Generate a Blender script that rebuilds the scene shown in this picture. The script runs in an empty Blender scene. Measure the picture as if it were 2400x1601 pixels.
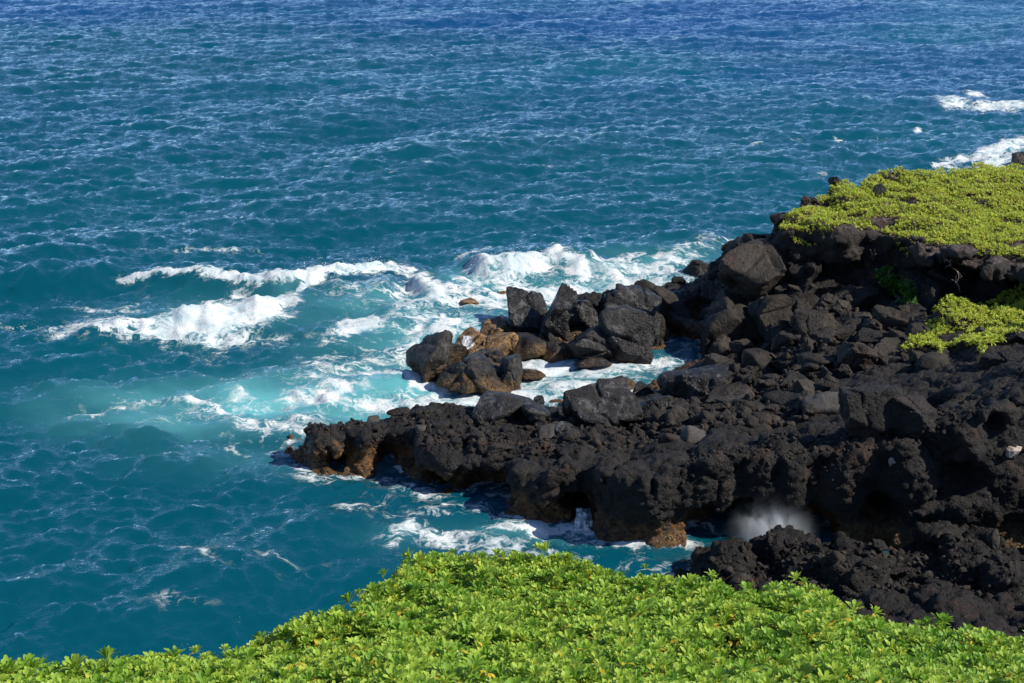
import bpy, bmesh, math, random
import numpy as np
from mathutils import Vector, Matrix, Euler
from mathutils.bvhtree import BVHTree

random.seed(7)
RNG = np.random.default_rng(11)
scene = bpy.context.scene
COL = scene.collection

# ------------------------------------------------------------------ camera
CAM_H, PITCH, FPX, CX, CY = 15.0, math.radians(19.4), 3300.0, 1200.0, 800.5
cam_data = bpy.data.cameras.new('camera')
cam_data.sensor_width = 36.0
cam_data.lens = 36.0 * FPX / 2400.0
cam_data.clip_start = 0.1
cam_data.clip_end = 30000.0
cam = bpy.data.objects.new('camera', cam_data)
cam.location = (0, 0, CAM_H)
cam.rotation_euler = (math.pi / 2 - PITCH, 0, 0)
COL.objects.link(cam)
scene.camera = cam

# ------------------------------------------------------------------ sky, sun, exposure
SUN_DIR = Vector((0.73, -0.16, 0.66)).normalized()
sun_el = math.asin(SUN_DIR.z)
sun_az = math.atan2(SUN_DIR.x, SUN_DIR.y)
world = bpy.data.worlds.new('World')
scene.world = world
world.use_nodes = True
wn = world.node_tree.nodes
wl = world.node_tree.links
for n in list(wn):
    wn.remove(n)
sky = wn.new('ShaderNodeTexSky')
sky.sky_type = 'NISHITA'
sky.sun_disc = False
sky.sun_elevation = sun_el
sky.sun_rotation = sun_az
sky.altitude = 5000.0
sky.air_density = 1.0
sky.dust_density = 0.0
sky.ozone_density = 4.0
bg = wn.new('ShaderNodeBackground')
bg.inputs['Strength'].default_value = 0.15
wo = wn.new('ShaderNodeOutputWorld')
wl.new(sky.outputs[0], bg.inputs['Color'])
wl.new(bg.outputs[0], wo.inputs['Surface'])

sun_data = bpy.data.lights.new('sun', 'SUN')
sun_data.energy = 5.0
sun_data.angle = math.radians(0.5)
sun_data.color = (1.0, 0.92, 0.80)
sun = bpy.data.objects.new('sun', sun_data)
sun.rotation_euler = SUN_DIR.to_track_quat('Z', 'Y').to_euler()
sun.location = (30, -20, 60)
COL.objects.link(sun)

scene.render.engine = 'CYCLES'
scene.view_settings.view_transform = 'Standard'
scene.view_settings.look = 'None'
scene.view_settings.exposure = 0.35
scene.view_settings.gamma = 1.0
scene.view_settings.use_curve_mapping = False
scene.cycles.use_denoising = True
scene.cycles.sample_clamp_direct = 4.0
scene.cycles.sample_clamp_indirect = 2.0
scene.cycles.max_bounces = 4
scene.cycles.diffuse_bounces = 1
scene.cycles.glossy_bounces = 1
scene.cycles.transmission_bounces = 2
scene.cycles.transparent_max_bounces = 6
scene.cycles.volume_bounces = 1

# ------------------------------------------------------------------ geometry helpers
FWD = Vector((0, math.cos(PITCH), -math.sin(PITCH)))
UPV = Vector((0, math.sin(PITCH), math.cos(PITCH)))


def ray(px, py):
    return FWD + Vector((1, 0, 0)) * ((px - CX) / FPX) + UPV * (-(py - CY) / FPX)


def at(px, py, z=0.0):
    d = ray(px, py)
    return Vector((0, 0, CAM_H)) + d * ((z - CAM_H) / d.z)


def _hash(ix, iy, iz, seed):
    h = (ix.astype(np.uint32) * np.uint32(374761393) + iy.astype(np.uint32) * np.uint32(668265263)
         + iz.astype(np.uint32) * np.uint32(2147483647) + np.uint32((seed * 144269 + 97) & 0xffffffff))
    h = (h ^ (h >> np.uint32(13))) * np.uint32(1274126177)
    h = h ^ (h >> np.uint32(16))
    h = h * np.uint32(2246822519)
    h = h ^ (h >> np.uint32(15))
    return h


def vnoise(x, y, z, seed=0):
    """smooth 3-D gradient-like value noise in -1..1"""
    x = np.asarray(x, np.float32); y = np.asarray(y, np.float32); z = np.asarray(z, np.float32)
    x, y, z = np.broadcast_arrays(x, y, z)
    xf = np.floor(x); yf = np.floor(y); zf = np.floor(z)
    xi = xf.astype(np.int64); yi = yf.astype(np.int64); zi = zf.astype(np.int64)
    fx = x - xf; fy = y - yf; fz = z - zf
    ux = fx * fx * fx * (fx * (fx * 6 - 15) + 10)
    uy = fy * fy * fy * (fy * (fy * 6 - 15) + 10)
    uz = fz * fz * fz * (fz * (fz * 6 - 15) + 10)
    out = np.zeros(x.shape, np.float32)
    with np.errstate(over='ignore'):
        for dx in (0, 1):
            wx = ux if dx else 1 - ux
            for dy in (0, 1):
                wy = uy if dy else 1 - uy
                for dz in (0, 1):
                    wz = uz if dz else 1 - uz
                    h = _hash((xi + dx).astype(np.uint32), (yi + dy).astype(np.uint32), (zi + dz).astype(np.uint32), seed)
                    gx = (h & np.uint32(1023)).astype(np.float32) / 511.5 - 1
                    gy = ((h >> np.uint32(10)) & np.uint32(1023)).astype(np.float32) / 511.5 - 1
                    gz = ((h >> np.uint32(20)) & np.uint32(1023)).astype(np.float32) / 511.5 - 1
                    out += wx * wy * wz * (gx * (fx - dx) + gy * (fy - dy) + gz * (fz - dz))
    return out * 1.35


def fbm(x, y, z, octaves=4, seed=0, gain=0.5, lac=2.03, ridged=False):
    a, f, s, t = 1.0, 1.0, 0.0, 0.0
    for o in range(octaves):
        n = vnoise(x * f + 13.7 * o, y * f - 7.1 * o, z * f + 3.3 * o, seed + o)
        if ridged:
            n = 1 - 2 * np.abs(n)
        s = s + a * n
        t += a
        a *= gain
        f *= lac
    return s / t


def voro(x, y, z, seed):
    """3-D cellular noise: nearest and second nearest distance and a random value of the nearest cell"""
    xi, yi, zi = np.floor(x).astype(np.int64), np.floor(y).astype(np.int64), np.floor(z).astype(np.int64)
    F1 = np.full(x.shape, 9.0, np.float32); F2 = F1.copy(); rid = np.zeros(x.shape, np.float32)
    with np.errstate(over='ignore'):
        for dx in (-1, 0, 1):
            for dy in (-1, 0, 1):
                for dz in (-1, 0, 1):
                    h = _hash((xi + dx).astype(np.uint32), (yi + dy).astype(np.uint32), (zi + dz).astype(np.uint32), seed)
                    a = (h & np.uint32(1023)).astype(np.float32) / 1023
                    b = ((h >> np.uint32(10)) & np.uint32(1023)).astype(np.float32) / 1023
                    c = ((h >> np.uint32(20)) & np.uint32(1023)).astype(np.float32) / 1023
                    d = np.sqrt((xi + dx + a - x) ** 2 + (yi + dy + b - y) ** 2 + (zi + dz + c - z) ** 2).astype(np.float32)
                    m = d < F1
                    F2 = np.where(m, F1, np.minimum(F2, d))
                    rid = np.where(m, (a * 7.13 + b * 3.71 + c * 5.37) % 1.0, rid)
                    F1 = np.where(m, d, F1)
    return F1, F2, rid


def smin(a, b, k):
    h = np.clip(0.5 + 0.5 * (b - a) / k, 0, 1)
    return b * (1 - h) + a * h - k * h * (1 - h)


def smax(a, b, k):
    return -smin(-a, -b, k)


def sstep(a, b, x):
    t = np.clip((x - a) / (b - a), 0, 1)
    return t * t * (3 - 2 * t)


def poly_sdf(P, x, y):
    """signed distance to a plan polygon, negative inside"""
    P = np.asarray(P, np.float64)
    d2 = np.full(x.shape, 1e9)
    inside = np.zeros(x.shape, bool)
    n = len(P)
    for i in range(n):
        ax, ay = P[i]; bx, by = P[(i + 1) % n]
        ex, ey = bx - ax, by - ay
        wx, wy = x - ax, y - ay
        t = np.clip((wx * ex + wy * ey) / (ex * ex + ey * ey + 1e-12), 0, 1)
        d2 = np.minimum(d2, (wx - ex * t) ** 2 + (wy - ey * t) ** 2)
        c = ((ay > y) != (by > y))
        with np.errstate(divide='ignore', invalid='ignore'):
            xin = ex * (y - ay) / (by - ay if by != ay else 1e-9) + ax
        inside ^= c & (x < xin)
    d = np.sqrt(d2)
    return np.where(inside, -d, d)


def tps(ctrl, smooth=0.02):
    P = np.array([[p[0], p[1]] for p in ctrl], float)
    z = np.array([p[2] for p in ctrl], float)
    n = len(P)
    r = np.sqrt(((P[:, None] - P[None]) ** 2).sum(-1)) + 1e-9
    K = r * r * np.log(r) + np.eye(n) * smooth * n
    Q = np.c_[np.ones(n), P]
    A = np.block([[K, Q], [Q.T, np.zeros((3, 3))]])
    w = np.linalg.solve(A, np.r_[z, 0, 0, 0])

    def f(x, y):
        out = w[n] + w[n + 1] * x + w[n + 2] * y
        for i in range(n):
            rr = (x - P[i, 0]) ** 2 + (y - P[i, 1]) ** 2 + 1e-9
            out = out + w[i] * rr * 0.5 * np.log(rr)
        return out
    return f


def px_ctrl(lst):
    return [tuple(at(px, py, z)) for px, py, z in lst]


def surface_nets(f, origin, h):
    s = f < 0
    nx, ny, nz = f.shape
    cnt = np.zeros((nx - 1, ny - 1, nz - 1), np.int8)
    for a in (0, 1):
        for b in (0, 1):
            for c in (0, 1):
                cnt += s[a:nx - 1 + a, b:ny - 1 + b, c:nz - 1 + c]
    mask = (cnt > 0) & (cnt < 8)
    I, J, K = np.nonzero(mask)
    idx = np.full(mask.shape, -1, np.int64)
    idx[I, J, K] = np.arange(len(I))
    acc = np.zeros((len(I), 3)); num = np.zeros(len(I))
    corners = [(a, b, c) for a in (0, 1) for b in (0, 1) for c in (0, 1)]
    for p in corners:
        for ax in range(3):
            if p[ax]:
                continue
            q = list(p); q[ax] = 1
            A = f[I + p[0], J + p[1], K + p[2]]
            B = f[I + q[0], J + q[1], K + q[2]]
            m = (A < 0) != (B < 0)
            t = np.where(m, A / np.where(A - B == 0, 1, A - B), 0)
            pos = np.tile(np.array(p, float), (len(I), 1))
            pos[:, ax] += t
            acc += pos * m[:, None]
            num += m
    V = acc / num[:, None] + np.c_[I, J, K]
    V = V * h + np.array(origin)
    faces = []
    for ax in range(3):
        sl0 = [slice(None)] * 3; sl1 = [slice(None)] * 3
        sl0[ax] = slice(0, -1); sl1[ax] = slice(1, None)
        a = s[tuple(sl0)]; b = s[tuple(sl1)]
        e = np.argwhere(a != b)
        o1, o2 = [(1, 2), (2, 0), (0, 1)][ax]
        ok = (e[:, o1] >= 1) & (e[:, o2] >= 1) & (e[:, o1] < f.shape[o1] - 1) & (e[:, o2] < f.shape[o2] - 1)
        e = e[ok]
        q = []
        for d1, d2 in ((1, 1), (0, 1), (0, 0), (1, 0)):
            c = e.copy(); c[:, o1] -= d1; c[:, o2] -= d2
            q.append(idx[c[:, 0], c[:, 1], c[:, 2]])
        q = np.stack(q, 1)
        flip = ~a[e[:, 0], e[:, 1], e[:, 2]]
        q[flip] = q[flip][:, ::-1]
        faces.append(q)
    return V, np.concatenate(faces)


def mesh_from(name, V, F, smooth=True):
    me = bpy.data.meshes.new(name)
    V = np.asarray(V, np.float32); F = np.asarray(F, np.int32)
    k = F.shape[1]
    me.vertices.add(len(V)); me.vertices.foreach_set('co', V.ravel())
    me.loops.add(F.size); me.loops.foreach_set('vertex_index', F.ravel())
    me.polygons.add(len(F))
    me.polygons.foreach_set('loop_start', np.arange(0, F.size, k, dtype=np.int32))
    me.update(calc_edges=True)
    me.validate()
    me.polygons.foreach_set('use_smooth', np.full(len(me.polygons), smooth))
    return me


def link(name, me, mat=None, parent=None):
    o = bpy.data.objects.new(name, me)
    COL.objects.link(o)
    if mat and me and not me.materials:
        me.materials.append(mat)
    if parent:
        o.parent = parent
    return o


def tag(o, label=None, cat=None, group=None, kind=None):
    if label: o['label'] = label
    if cat: o['category'] = cat
    if group: o['group'] = group
    if kind: o['kind'] = kind
    return o


def subdivide(V, F):
    """one smoothing split of a quad mesh"""
    nv, nf = len(V), len(F)
    fc = V[F].mean(1)
    e = np.sort(np.stack([F, np.roll(F, -1, 1)], -1).reshape(-1, 2), 1)
    key, inv = np.unique(e[:, 0].astype(np.int64) * nv + e[:, 1], return_inverse=True)
    ea, eb = key // nv, key % nv
    inv = inv.reshape(nf, 4)
    cnt = np.bincount(inv.ravel(), minlength=len(key))
    fs = np.stack([np.bincount(inv.ravel(), np.repeat(fc[:, k], 4), len(key)) for k in range(3)], 1)
    ep = np.where((cnt == 2)[:, None], (V[ea] + V[eb] + fs) / 4, (V[ea] + V[eb]) / 2)
    vc = np.bincount(F.ravel(), minlength=nv)
    vf = np.stack([np.bincount(F.ravel(), np.repeat(fc[:, k], 4), nv) for k in range(3)], 1) / np.maximum(vc, 1)[:, None]
    vn = 0.55 * V + 0.45 * vf
    edge_v = np.zeros(nv, bool); edge_v[ea[cnt == 1]] = True; edge_v[eb[cnt == 1]] = True
    vn[edge_v] = V[edge_v]
    NV = np.concatenate([vn, ep, fc])
    ei = inv + nv
    ci = np.arange(nf) + nv + len(key)
    NF = np.stack([np.stack([F[:, k], ei[:, k], ci, ei[:, k - 1]], 1) for k in range(4)], 1).reshape(-1, 4)
    return NV, NF


def get_vn(me):
    n = len(me.vertices)
    co = np.empty(n * 3, np.float32); me.vertices.foreach_get('co', co)
    no = np.empty(n * 3, np.float32); me.vertex_normals.foreach_get('vector', no)
    return co.reshape(-1, 3).astype(np.float64), no.reshape(-1, 3).astype(np.float64)


# ------------------------------------------------------------------ materials
class NT:
    def __init__(self, mat):
        mat.use_nodes = True
        self.t = mat.node_tree
        self.t.nodes.clear()

    def n(self, typ, props=None, **ins):
        nd = self.t.nodes.new(typ)
        for k, v in (props or {}).items():
            setattr(nd, k, v)
        for k, v in ins.items():
            key = int(k[1:]) if k[0] == '_' else k.replace('__', ' ')
            self.set(nd.inputs[key], v)
        return nd

    def set(self, sock, v):
        if isinstance(v, bpy.types.NodeSocket):
            self.t.links.new(v, sock)
        else:
            sock.default_value = v

    def math(self, op, a, b=0.0, c=None, clamp=False):
        nd = self.n('ShaderNodeMath', {'operation': op, 'use_clamp': clamp}, _0=a, _1=b)
        if c is not None:
            self.set(nd.inputs[2], c)
        return nd.outputs[0]

    def mix(self, fac, a, b):
        nd = self.n('ShaderNodeMix', {'data_type': 'RGBA'})
        self.set(nd.inputs[0], fac); self.set(nd.inputs[6], a); self.set(nd.inputs[7], b)
        return nd.outputs[2]

    def noise(self, vec, scale, detail=4.0, rough=0.55, dist=0.0, out=0):
        nd = self.n('ShaderNodeTexNoise', None, Scale=scale, Detail=detail, Roughness=rough, Distortion=dist)
        self.set(nd.inputs['Vector'], vec)
        return nd.outputs[out]

    def ramp(self, v, lo, hi, a=0.0, b=1.0, smooth=True):
        nd = self.n('ShaderNodeMapRange', {'interpolation_type': 'SMOOTHSTEP' if smooth else 'LINEAR'})
        self.set(nd.inputs[0], v)
        for i, x in zip((1, 2, 3, 4), (lo, hi, a, b)):
            self.set(nd.inputs[i], x)
        return nd.outputs[0]

    def vec(self, v, scale):
        nd = self.n('ShaderNodeVectorMath', {'operation': 'MULTIPLY'})
        self.set(nd.inputs[0], v); nd.inputs[1].default_value = scale
        return nd.outputs[0]

    def bump(self, height, strength, dist, normal=None):
        nd = self.n('ShaderNodeBump', None, Height=height, Strength=strength, Distance=dist)
        if normal:
            self.set(nd.inputs['Normal'], normal)
        return nd.outputs[0]

    def out(self, sh, vol=False):
        o = self.n('ShaderNodeOutputMaterial')
        self.t.links.new(sh, o.inputs['Volume' if vol else 'Surface'])


def C(r, g, b):
    return (r, g, b, 1.0)


def rock_mat(name, c_lo, c_hi, algae=0.0, algae_z=0.55, algae_col=(0.11, 0.048, 0.013), algae_col2=(0.24, 0.135, 0.052),
             wet_z=-9.0, rust=0.0, grey=0.0, bump=1.0, random_tone=0.25, soil=0.0):
    m = bpy.data.materials.new(name)
    t = NT(m)
    geo = t.n('ShaderNodeNewGeometry')
    pos = geo.outputs['Position']
    z = t.n('ShaderNodeSeparateXYZ', None, Vector=pos).outputs[2]
    oi = t.n('ShaderNodeObjectInfo').outputs['Random']
    n1 = t.noise(pos, 1.3, 6, 0.6, 0.4)
    n2 = t.noise(pos, 7.0, 6, 0.65, 0.2)
    n3 = t.noise(pos, 31.0, 4, 0.7)
    tone = t.math('ADD', t.math('MULTIPLY', n1, 0.65), t.math('MULTIPLY', n2, 0.35))
    col = t.mix(t.ramp(tone, 0.34, 0.66), C(*c_lo), C(*c_hi))
    if grey:
        gm = t.ramp(t.noise(t.vec(pos, (1.4, 1.4, 0.5)), 2.2, 5, 0.7, 0.8), 0.50, 0.66)
        col = t.mix(t.math('MULTIPLY', gm, grey), col, C(0.105, 0.108, 0.108))
    if rust:
        rm = t.ramp(t.noise(pos, 0.9, 5, 0.65, 1.0), 0.54, 0.70)
        col = t.mix(t.math('MULTIPLY', rm, rust), col, C(0.10, 0.045, 0.028))
    # fine speckle and small pits
    sp = t.ramp(n3, 0.38, 0.62, 0.78, 1.18)
    rnd = t.ramp(oi, 0, 1, 1 - random_tone, 1 + random_tone, smooth=False)
    mul = t.n('ShaderNodeMix', {'data_type': 'RGBA', 'blend_type': 'MULTIPLY'})
    mul.inputs[0].default_value = 1.0
    t.set(mul.inputs[6], col)
    t.set(mul.inputs[7], t.n('ShaderNodeCombineColor', None, Red=t.math('MULTIPLY', sp, rnd), Green=t.math('MULTIPLY', sp, rnd), Blue=t.math('MULTIPLY', sp, rnd)).outputs[0])
    col = mul.outputs[2]
    rough = 0.72
    if algae:
        an = t.noise(t.vec(pos, (1, 1, 0.45)), 2.4, 6, 0.7, 0.6)
        za = t.math('ADD', z, t.math('MULTIPLY', t.math('SUBTRACT', an, 0.5), -1.5))
        am = t.ramp(za, algae_z - 0.28, algae_z + 0.10, 1.0, 0.0)
        an2 = t.noise(pos, 5.5, 6, 0.7)
        acol = t.mix(t.ramp(an2, 0.40, 0.62), C(*algae_col), C(*algae_col2))
        acol = t.mix(t.ramp(t.noise(pos, 11.0, 4, 0.6), 0.48, 0.60), acol, C(0.035, 0.022, 0.014))
        patch = t.ramp(t.noise(t.vec(pos, (1, 1, 0.6)), 0.85, 4, 0.6, 0.5), 0.40, 0.58)
        am = t.math('MULTIPLY', t.math('MULTIPLY', am, algae), t.math('MAXIMUM', patch, max(0.0, algae - 0.85) * 6))
        col = t.mix(t.math('MINIMUM', am, 1.0), col, acol)
    if wet_z > -5:
        wn_ = t.noise(pos, 1.6, 3, 0.6)
        wz = t.math('ADD', z, t.math('MULTIPLY', t.math('SUBTRACT', wn_, 0.5), 1.2))
        wm = t.ramp(wz, wet_z - 0.25, wet_z + 0.25, 1.0, 0.0)
        rough = t.math('SUBTRACT', 0.72, t.math('MULTIPLY', wm, 0.42))
    if soil:
        nz = t.n('ShaderNodeSeparateXYZ', None, Vector=geo.outputs['True Normal']).outputs[2]
        sm = t.math('MULTIPLY', t.ramp(nz, 0.80, 0.95), t.ramp(t.math('ADD', z, t.math('MULTIPLY', n1, 0.5)), soil, soil + 0.3))
        col = t.mix(sm, col, t.mix(t.ramp(n2, 0.4, 0.6), C(0.040, 0.029, 0.026), C(0.11, 0.084, 0.076)))
    # relief
    vor = t.n('ShaderNodeTexVoronoi', {'feature': 'F1'}, Scale=9.0, Randomness=1.0)
    t.set(vor.inputs['Vector'], t.n('ShaderNodeVectorMath', {'operation': 'ADD'}, _0=pos, _1=t.vec(t.noise(pos, 6, 2, 0.5, 0, 1), (0.08, 0.08, 0.08))).outputs[0])
    pits = t.ramp(vor.outputs['Distance'], 0.05, 0.42)
    hgt = t.math('ADD', t.math('MULTIPLY', n2, 0.9), t.math('ADD', t.math('MULTIPLY', n3, 0.35), t.math('MULTIPLY', pits, 0.30)))
    nb = t.bump(hgt, 0.85 * bump, 0.09)
    b = t.n('ShaderNodeBsdfPrincipled')
    t.set(b.inputs['Base Color'], col); t.set(b.inputs['Roughness'], rough); t.set(b.inputs['Normal'], nb)
    b.inputs['Specular IOR Level'].default_value = 0.30
    t.out(b.outputs[0])
    return m


M = {}
M['lava'] = rock_mat('lava_black', (0.005, 0.0050, 0.0052), (0.025, 0.0228, 0.0215), algae=0.97, algae_z=0.66, wet_z=0.85, rust=0.35, bump=1.2)
M['gully'] = rock_mat('lava_gully', (0.0045, 0.0043, 0.0043), (0.019, 0.0168, 0.0155), rust=0.3, wet_z=0.35, bump=1.2)
M['talus'] = rock_mat('lava_brown', (0.006, 0.0053, 0.0047), (0.043, 0.036, 0.0295), rust=0.25, wet_z=0.35)
M['cliff'] = rock_mat('lava_cliff', (0.010, 0.0085, 0.008), (0.042, 0.034, 0.028), rust=0.35, soil=3.75)
M['wetrock'] = rock_mat('lava_wet', (0.006, 0.006, 0.007), (0.028, 0.026, 0.026), algae=0.75, algae_z=0.15, wet_z=1.6, grey=0.75)
M['tidal'] = rock_mat('lava_tidal', (0.008, 0.0075, 0.007), (0.032, 0.028, 0.024), algae=0.95, algae_z=0.40, algae_col=(0.095, 0.048, 0.014), algae_col2=(0.21, 0.125, 0.045), wet_z=1.3, grey=0.4)
M['golden'] = rock_mat('lava_golden', (0.07, 0.045, 0.022), (0.30, 0.19, 0.088), algae=1.0, algae_z=0.9, algae_col=(0.16, 0.086, 0.026), algae_col2=(0.40, 0.25, 0.12), wet_z=0.9)
M['pale'] = rock_mat('stone_pale', (0.26, 0.22, 0.19), (0.42, 0.37, 0.33), bump=0.5)
M['greystone'] = rock_mat('stone_grey', (0.032, 0.029, 0.027), (0.064, 0.058, 0.053), bump=0.5)


def leaf_mat(name, c1, c2, c3, sunny=1.0):
    m = bpy.data.materials.new(name)
    t = NT(m)
    oi = t.n('ShaderNodeObjectInfo').outputs['Random']
    at_ = t.n('ShaderNodeAttribute', {'attribute_name': 'tone'}).outputs['Fac']
    pos = t.n('ShaderNodeNewGeometry').outputs['Position']
    big = t.noise(pos, 0.8, 3, 0.6)
    f = t.math('ADD', t.math('MULTIPLY', oi, 0.55), t.math('MULTIPLY', big, 0.55))
    col = t.mix(t.ramp(f, 0.2, 0.85), C(*c1), C(*c2))
    yel = t.ramp(t.math('ADD', at_, t.math('MULTIPLY', oi, 0.25)), 0.80, 1.0)
    col = t.mix(yel, col, C(*c3))
    dark = t.ramp(at_, 0.0, 0.35, 0.75, 1.0)
    mul = t.n('ShaderNodeMix', {'data_type': 'RGBA', 'blend_type': 'MULTIPLY'})
    mul.inputs[0].default_value = 1.0
    t.set(mul.inputs[6], col)
    t.set(mul.inputs[7], t.n('ShaderNodeCombineColor', None, Red=dark, Green=dark, Blue=dark).outputs[0])
    col = mul.outputs[2]
    b = t.n('ShaderNodeBsdfPrincipled')
    t.set(b.inputs['Base Color'], col)
    b.inputs['Roughness'].default_value = 0.48
    b.inputs['Specular IOR Level'].default_value = 0.35
    tr = t.n('ShaderNodeBsdfTranslucent')
    t.set(tr.inputs['Color'], col)
    mx = t.n('ShaderNodeMixShader')
    mx.inputs[0].default_value = 0.40
    t.t.links.new(b.outputs[0], mx.inputs[1]); t.t.links.new(tr.outputs[0], mx.inputs[2])
    t.out(mx.outputs[0])
    return m


M['leaf'] = leaf_mat('leaf_green', (0.160, 0.345, 0.028), (0.420, 0.580, 0.075), (0.62, 0.48, 0.04))
M['leaf_mat'] = leaf_mat('leaf_lime', (0.36, 0.47, 0.045), (0.56, 0.62, 0.08), (0.44, 0.38, 0.07))
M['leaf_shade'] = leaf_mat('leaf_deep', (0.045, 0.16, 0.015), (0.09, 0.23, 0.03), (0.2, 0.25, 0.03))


def plain_mat(name, c1, c2, scale=6.0, rough=0.9, bump=0.4):
    m = bpy.data.materials.new(name)
    t = NT(m)
    pos = t.n('ShaderNodeNewGeometry').outputs['Position']
    n = t.noise(pos, scale, 6, 0.65)
    b = t.n('ShaderNodeBsdfPrincipled')
    t.set(b.inputs['Base Color'], t.mix(t.ramp(n, 0.35, 0.65), C(*c1), C(*c2)))
    b.inputs['Roughness'].default_value = rough
    t.set(b.inputs['Normal'], t.bump(n, bump, 0.08))
    t.out(b.outputs[0])
    return m


M['soil'] = plain_mat('soil_brown', (0.020, 0.014, 0.010), (0.055, 0.040, 0.026))
M['twig'] = plain_mat('dead_wood', (0.16, 0.125, 0.10), (0.30, 0.25, 0.21), 20.0)
M['litter'] = plain_mat('dry_litter', (0.030, 0.020, 0.018), (0.085, 0.060, 0.050), 12.0)

# ------------------------------------------------------------------ terrain: lava ledge and boulder shore
ledge_front = [(560, 1000), (672, 1015), (690, 1060), (735, 1103), (800, 1098), (865, 1104), (905, 1090), (960, 1108), (990, 1145),
               (1090, 1166), (1185, 1172), (1200, 1214), (1270, 1238), (1335, 1232), (1355, 1220), (1385, 1225), (1400, 1255), (1450, 1282), (1545, 1300), (1590, 1285), (1640, 1285),
               (1720, 1275), (1800, 1270), (1960, 1275), (2100, 1290), (2250, 1300), (2400, 1290), (2750, 1270)]
ledge_front[0] = (672, 1006); ledge_front[1] = (676, 1024); ledge_front[2] = (694, 1064)
PA = [tuple(at(x, y, 0.0).xy) for x, y in ledge_front]
back = [(3000, 720), (2400, 600), (1900, 560), (1640, 600), (1560, 640), (1400, 700), (1200, 740), (1180, 830), (1330, 880), (1250, 935), (1160, 962), (1100, 953), (950, 950), (890, 978), (840, 984), (770, 968), (722, 972), (690, 984)]
PA += [tuple(at(x, y, 0.9 if i < 14 and x > 1165 else 0.95).xy) for i, (x, y) in enumerate(back)]
H_shore = tps(px_ctrl([
    (690, 1000, 0.75), (760, 985, 0.98), (860, 1000, 0.80), (950, 975, 1.15), (1100, 985, 1.25), (800, 1040, 0.75), (1000, 1045, 1.05), (1150, 1065, 1.15),
    (1300, 1100, 1.35), (1450, 1110, 1.6), (1600, 1095, 1.95), (1750, 1070, 2.2), (1900, 1065, 2.35), (2080, 1075, 2.6), (2200, 1085, 2.8), (2330, 1070, 3.1), (2450, 1060, 3.5), (2700, 1040, 4.2),
    (1200, 985, 1.05), (1300, 1005, 1.05), (1420, 1000, 1.1), (1540, 1000, 1.35), (1700, 1000, 1.7), (1850, 1010, 1.95), (1960, 1020, 2.1), (2080, 1000, 2.5), (2200, 970, 2.95), (2330, 940, 3.5), (2450, 900, 4.0), (2700, 860, 4.8),
    (1240, 950, 0.15), (1330, 930, -0.25), (1430, 930, -0.1), (1300, 880, -0.6), (1450, 870, -0.6), (1580, 862, -0.45), (1640, 852, -0.1), (1560, 930, 0.55), (1640, 920, 0.9),
    (1700, 870, 0.55), (1780, 850, 0.9), (1800, 930, 1.35), (1950, 850, 1.7), (1950, 920, 1.75), (2080, 860, 2.1), (2200, 850, 2.5), (2330, 850, 3.0), (2450, 830, 3.4),
    (2130, 780, 2.25), (2300, 770, 2.6), (2450, 760, 2.9), (2050, 720, 2.2), (2200, 710, 2.45), (2400, 710, 2.7),
    (1650, 790, 0.25), (1760, 770, 1.0), (1860, 750, 1.7), (1960, 760, 1.9), (1600, 740, 0.45), (1700, 690, 1.6), (1800, 640, 2.45), (1900, 690, 2.0), (2000, 680, 2.2), (1620, 680, 0.9), (1660, 640, 1.4), (1740, 580, 2.6),
    (1450, 775, 0.5), (1350, 785, 0.35), (1250, 770, 0.3), (1300, 735, 0.7), (1400, 735, 0.85), (1500, 735, 1.0), (1560, 650, -0.2), (1470, 685, -0.2), (1640, 600, -0.2), (1900, 560, 2.0), (2200, 560, 2.3), (2600, 600, 2.8)]))


def ellip(x, y, z, c, r):
    q = np.sqrt(((x - c[0]) / r[0]) ** 2 + ((y - c[1]) / r[1]) ** 2 + ((z - c[2]) / r[2]) ** 2)
    return (q - 1) * min(r)


def grid(lo, hi, h):
    ax = [np.arange(lo[i], hi[i], h) for i in range(3)]
    return ax


def cave_at(px, py, z, deeper, r):
    p = at(px, py, z)
    return ((p.x + 0.0, p.y + deeper, p.z), r)


def build_sdf(lo, hi, h, fn):
    ax = grid(lo, hi, h)
    X, Y = np.meshgrid(ax[0], ax[1], indexing='ij')
    return fn(X, Y, ax[2]), lo


HEAP = [tuple(at(x, y, 1.0).xy) for x, y in [(1190, 745), (1290, 700), (1440, 690), (1560, 640), (1640, 590), (1800, 520), (2100, 560), (2450, 700), (2430, 850), (2150, 890), (1950, 900), (1700, 900), (1640, 870), (1500, 835), (1300, 815), (1200, 800)]]


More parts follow.
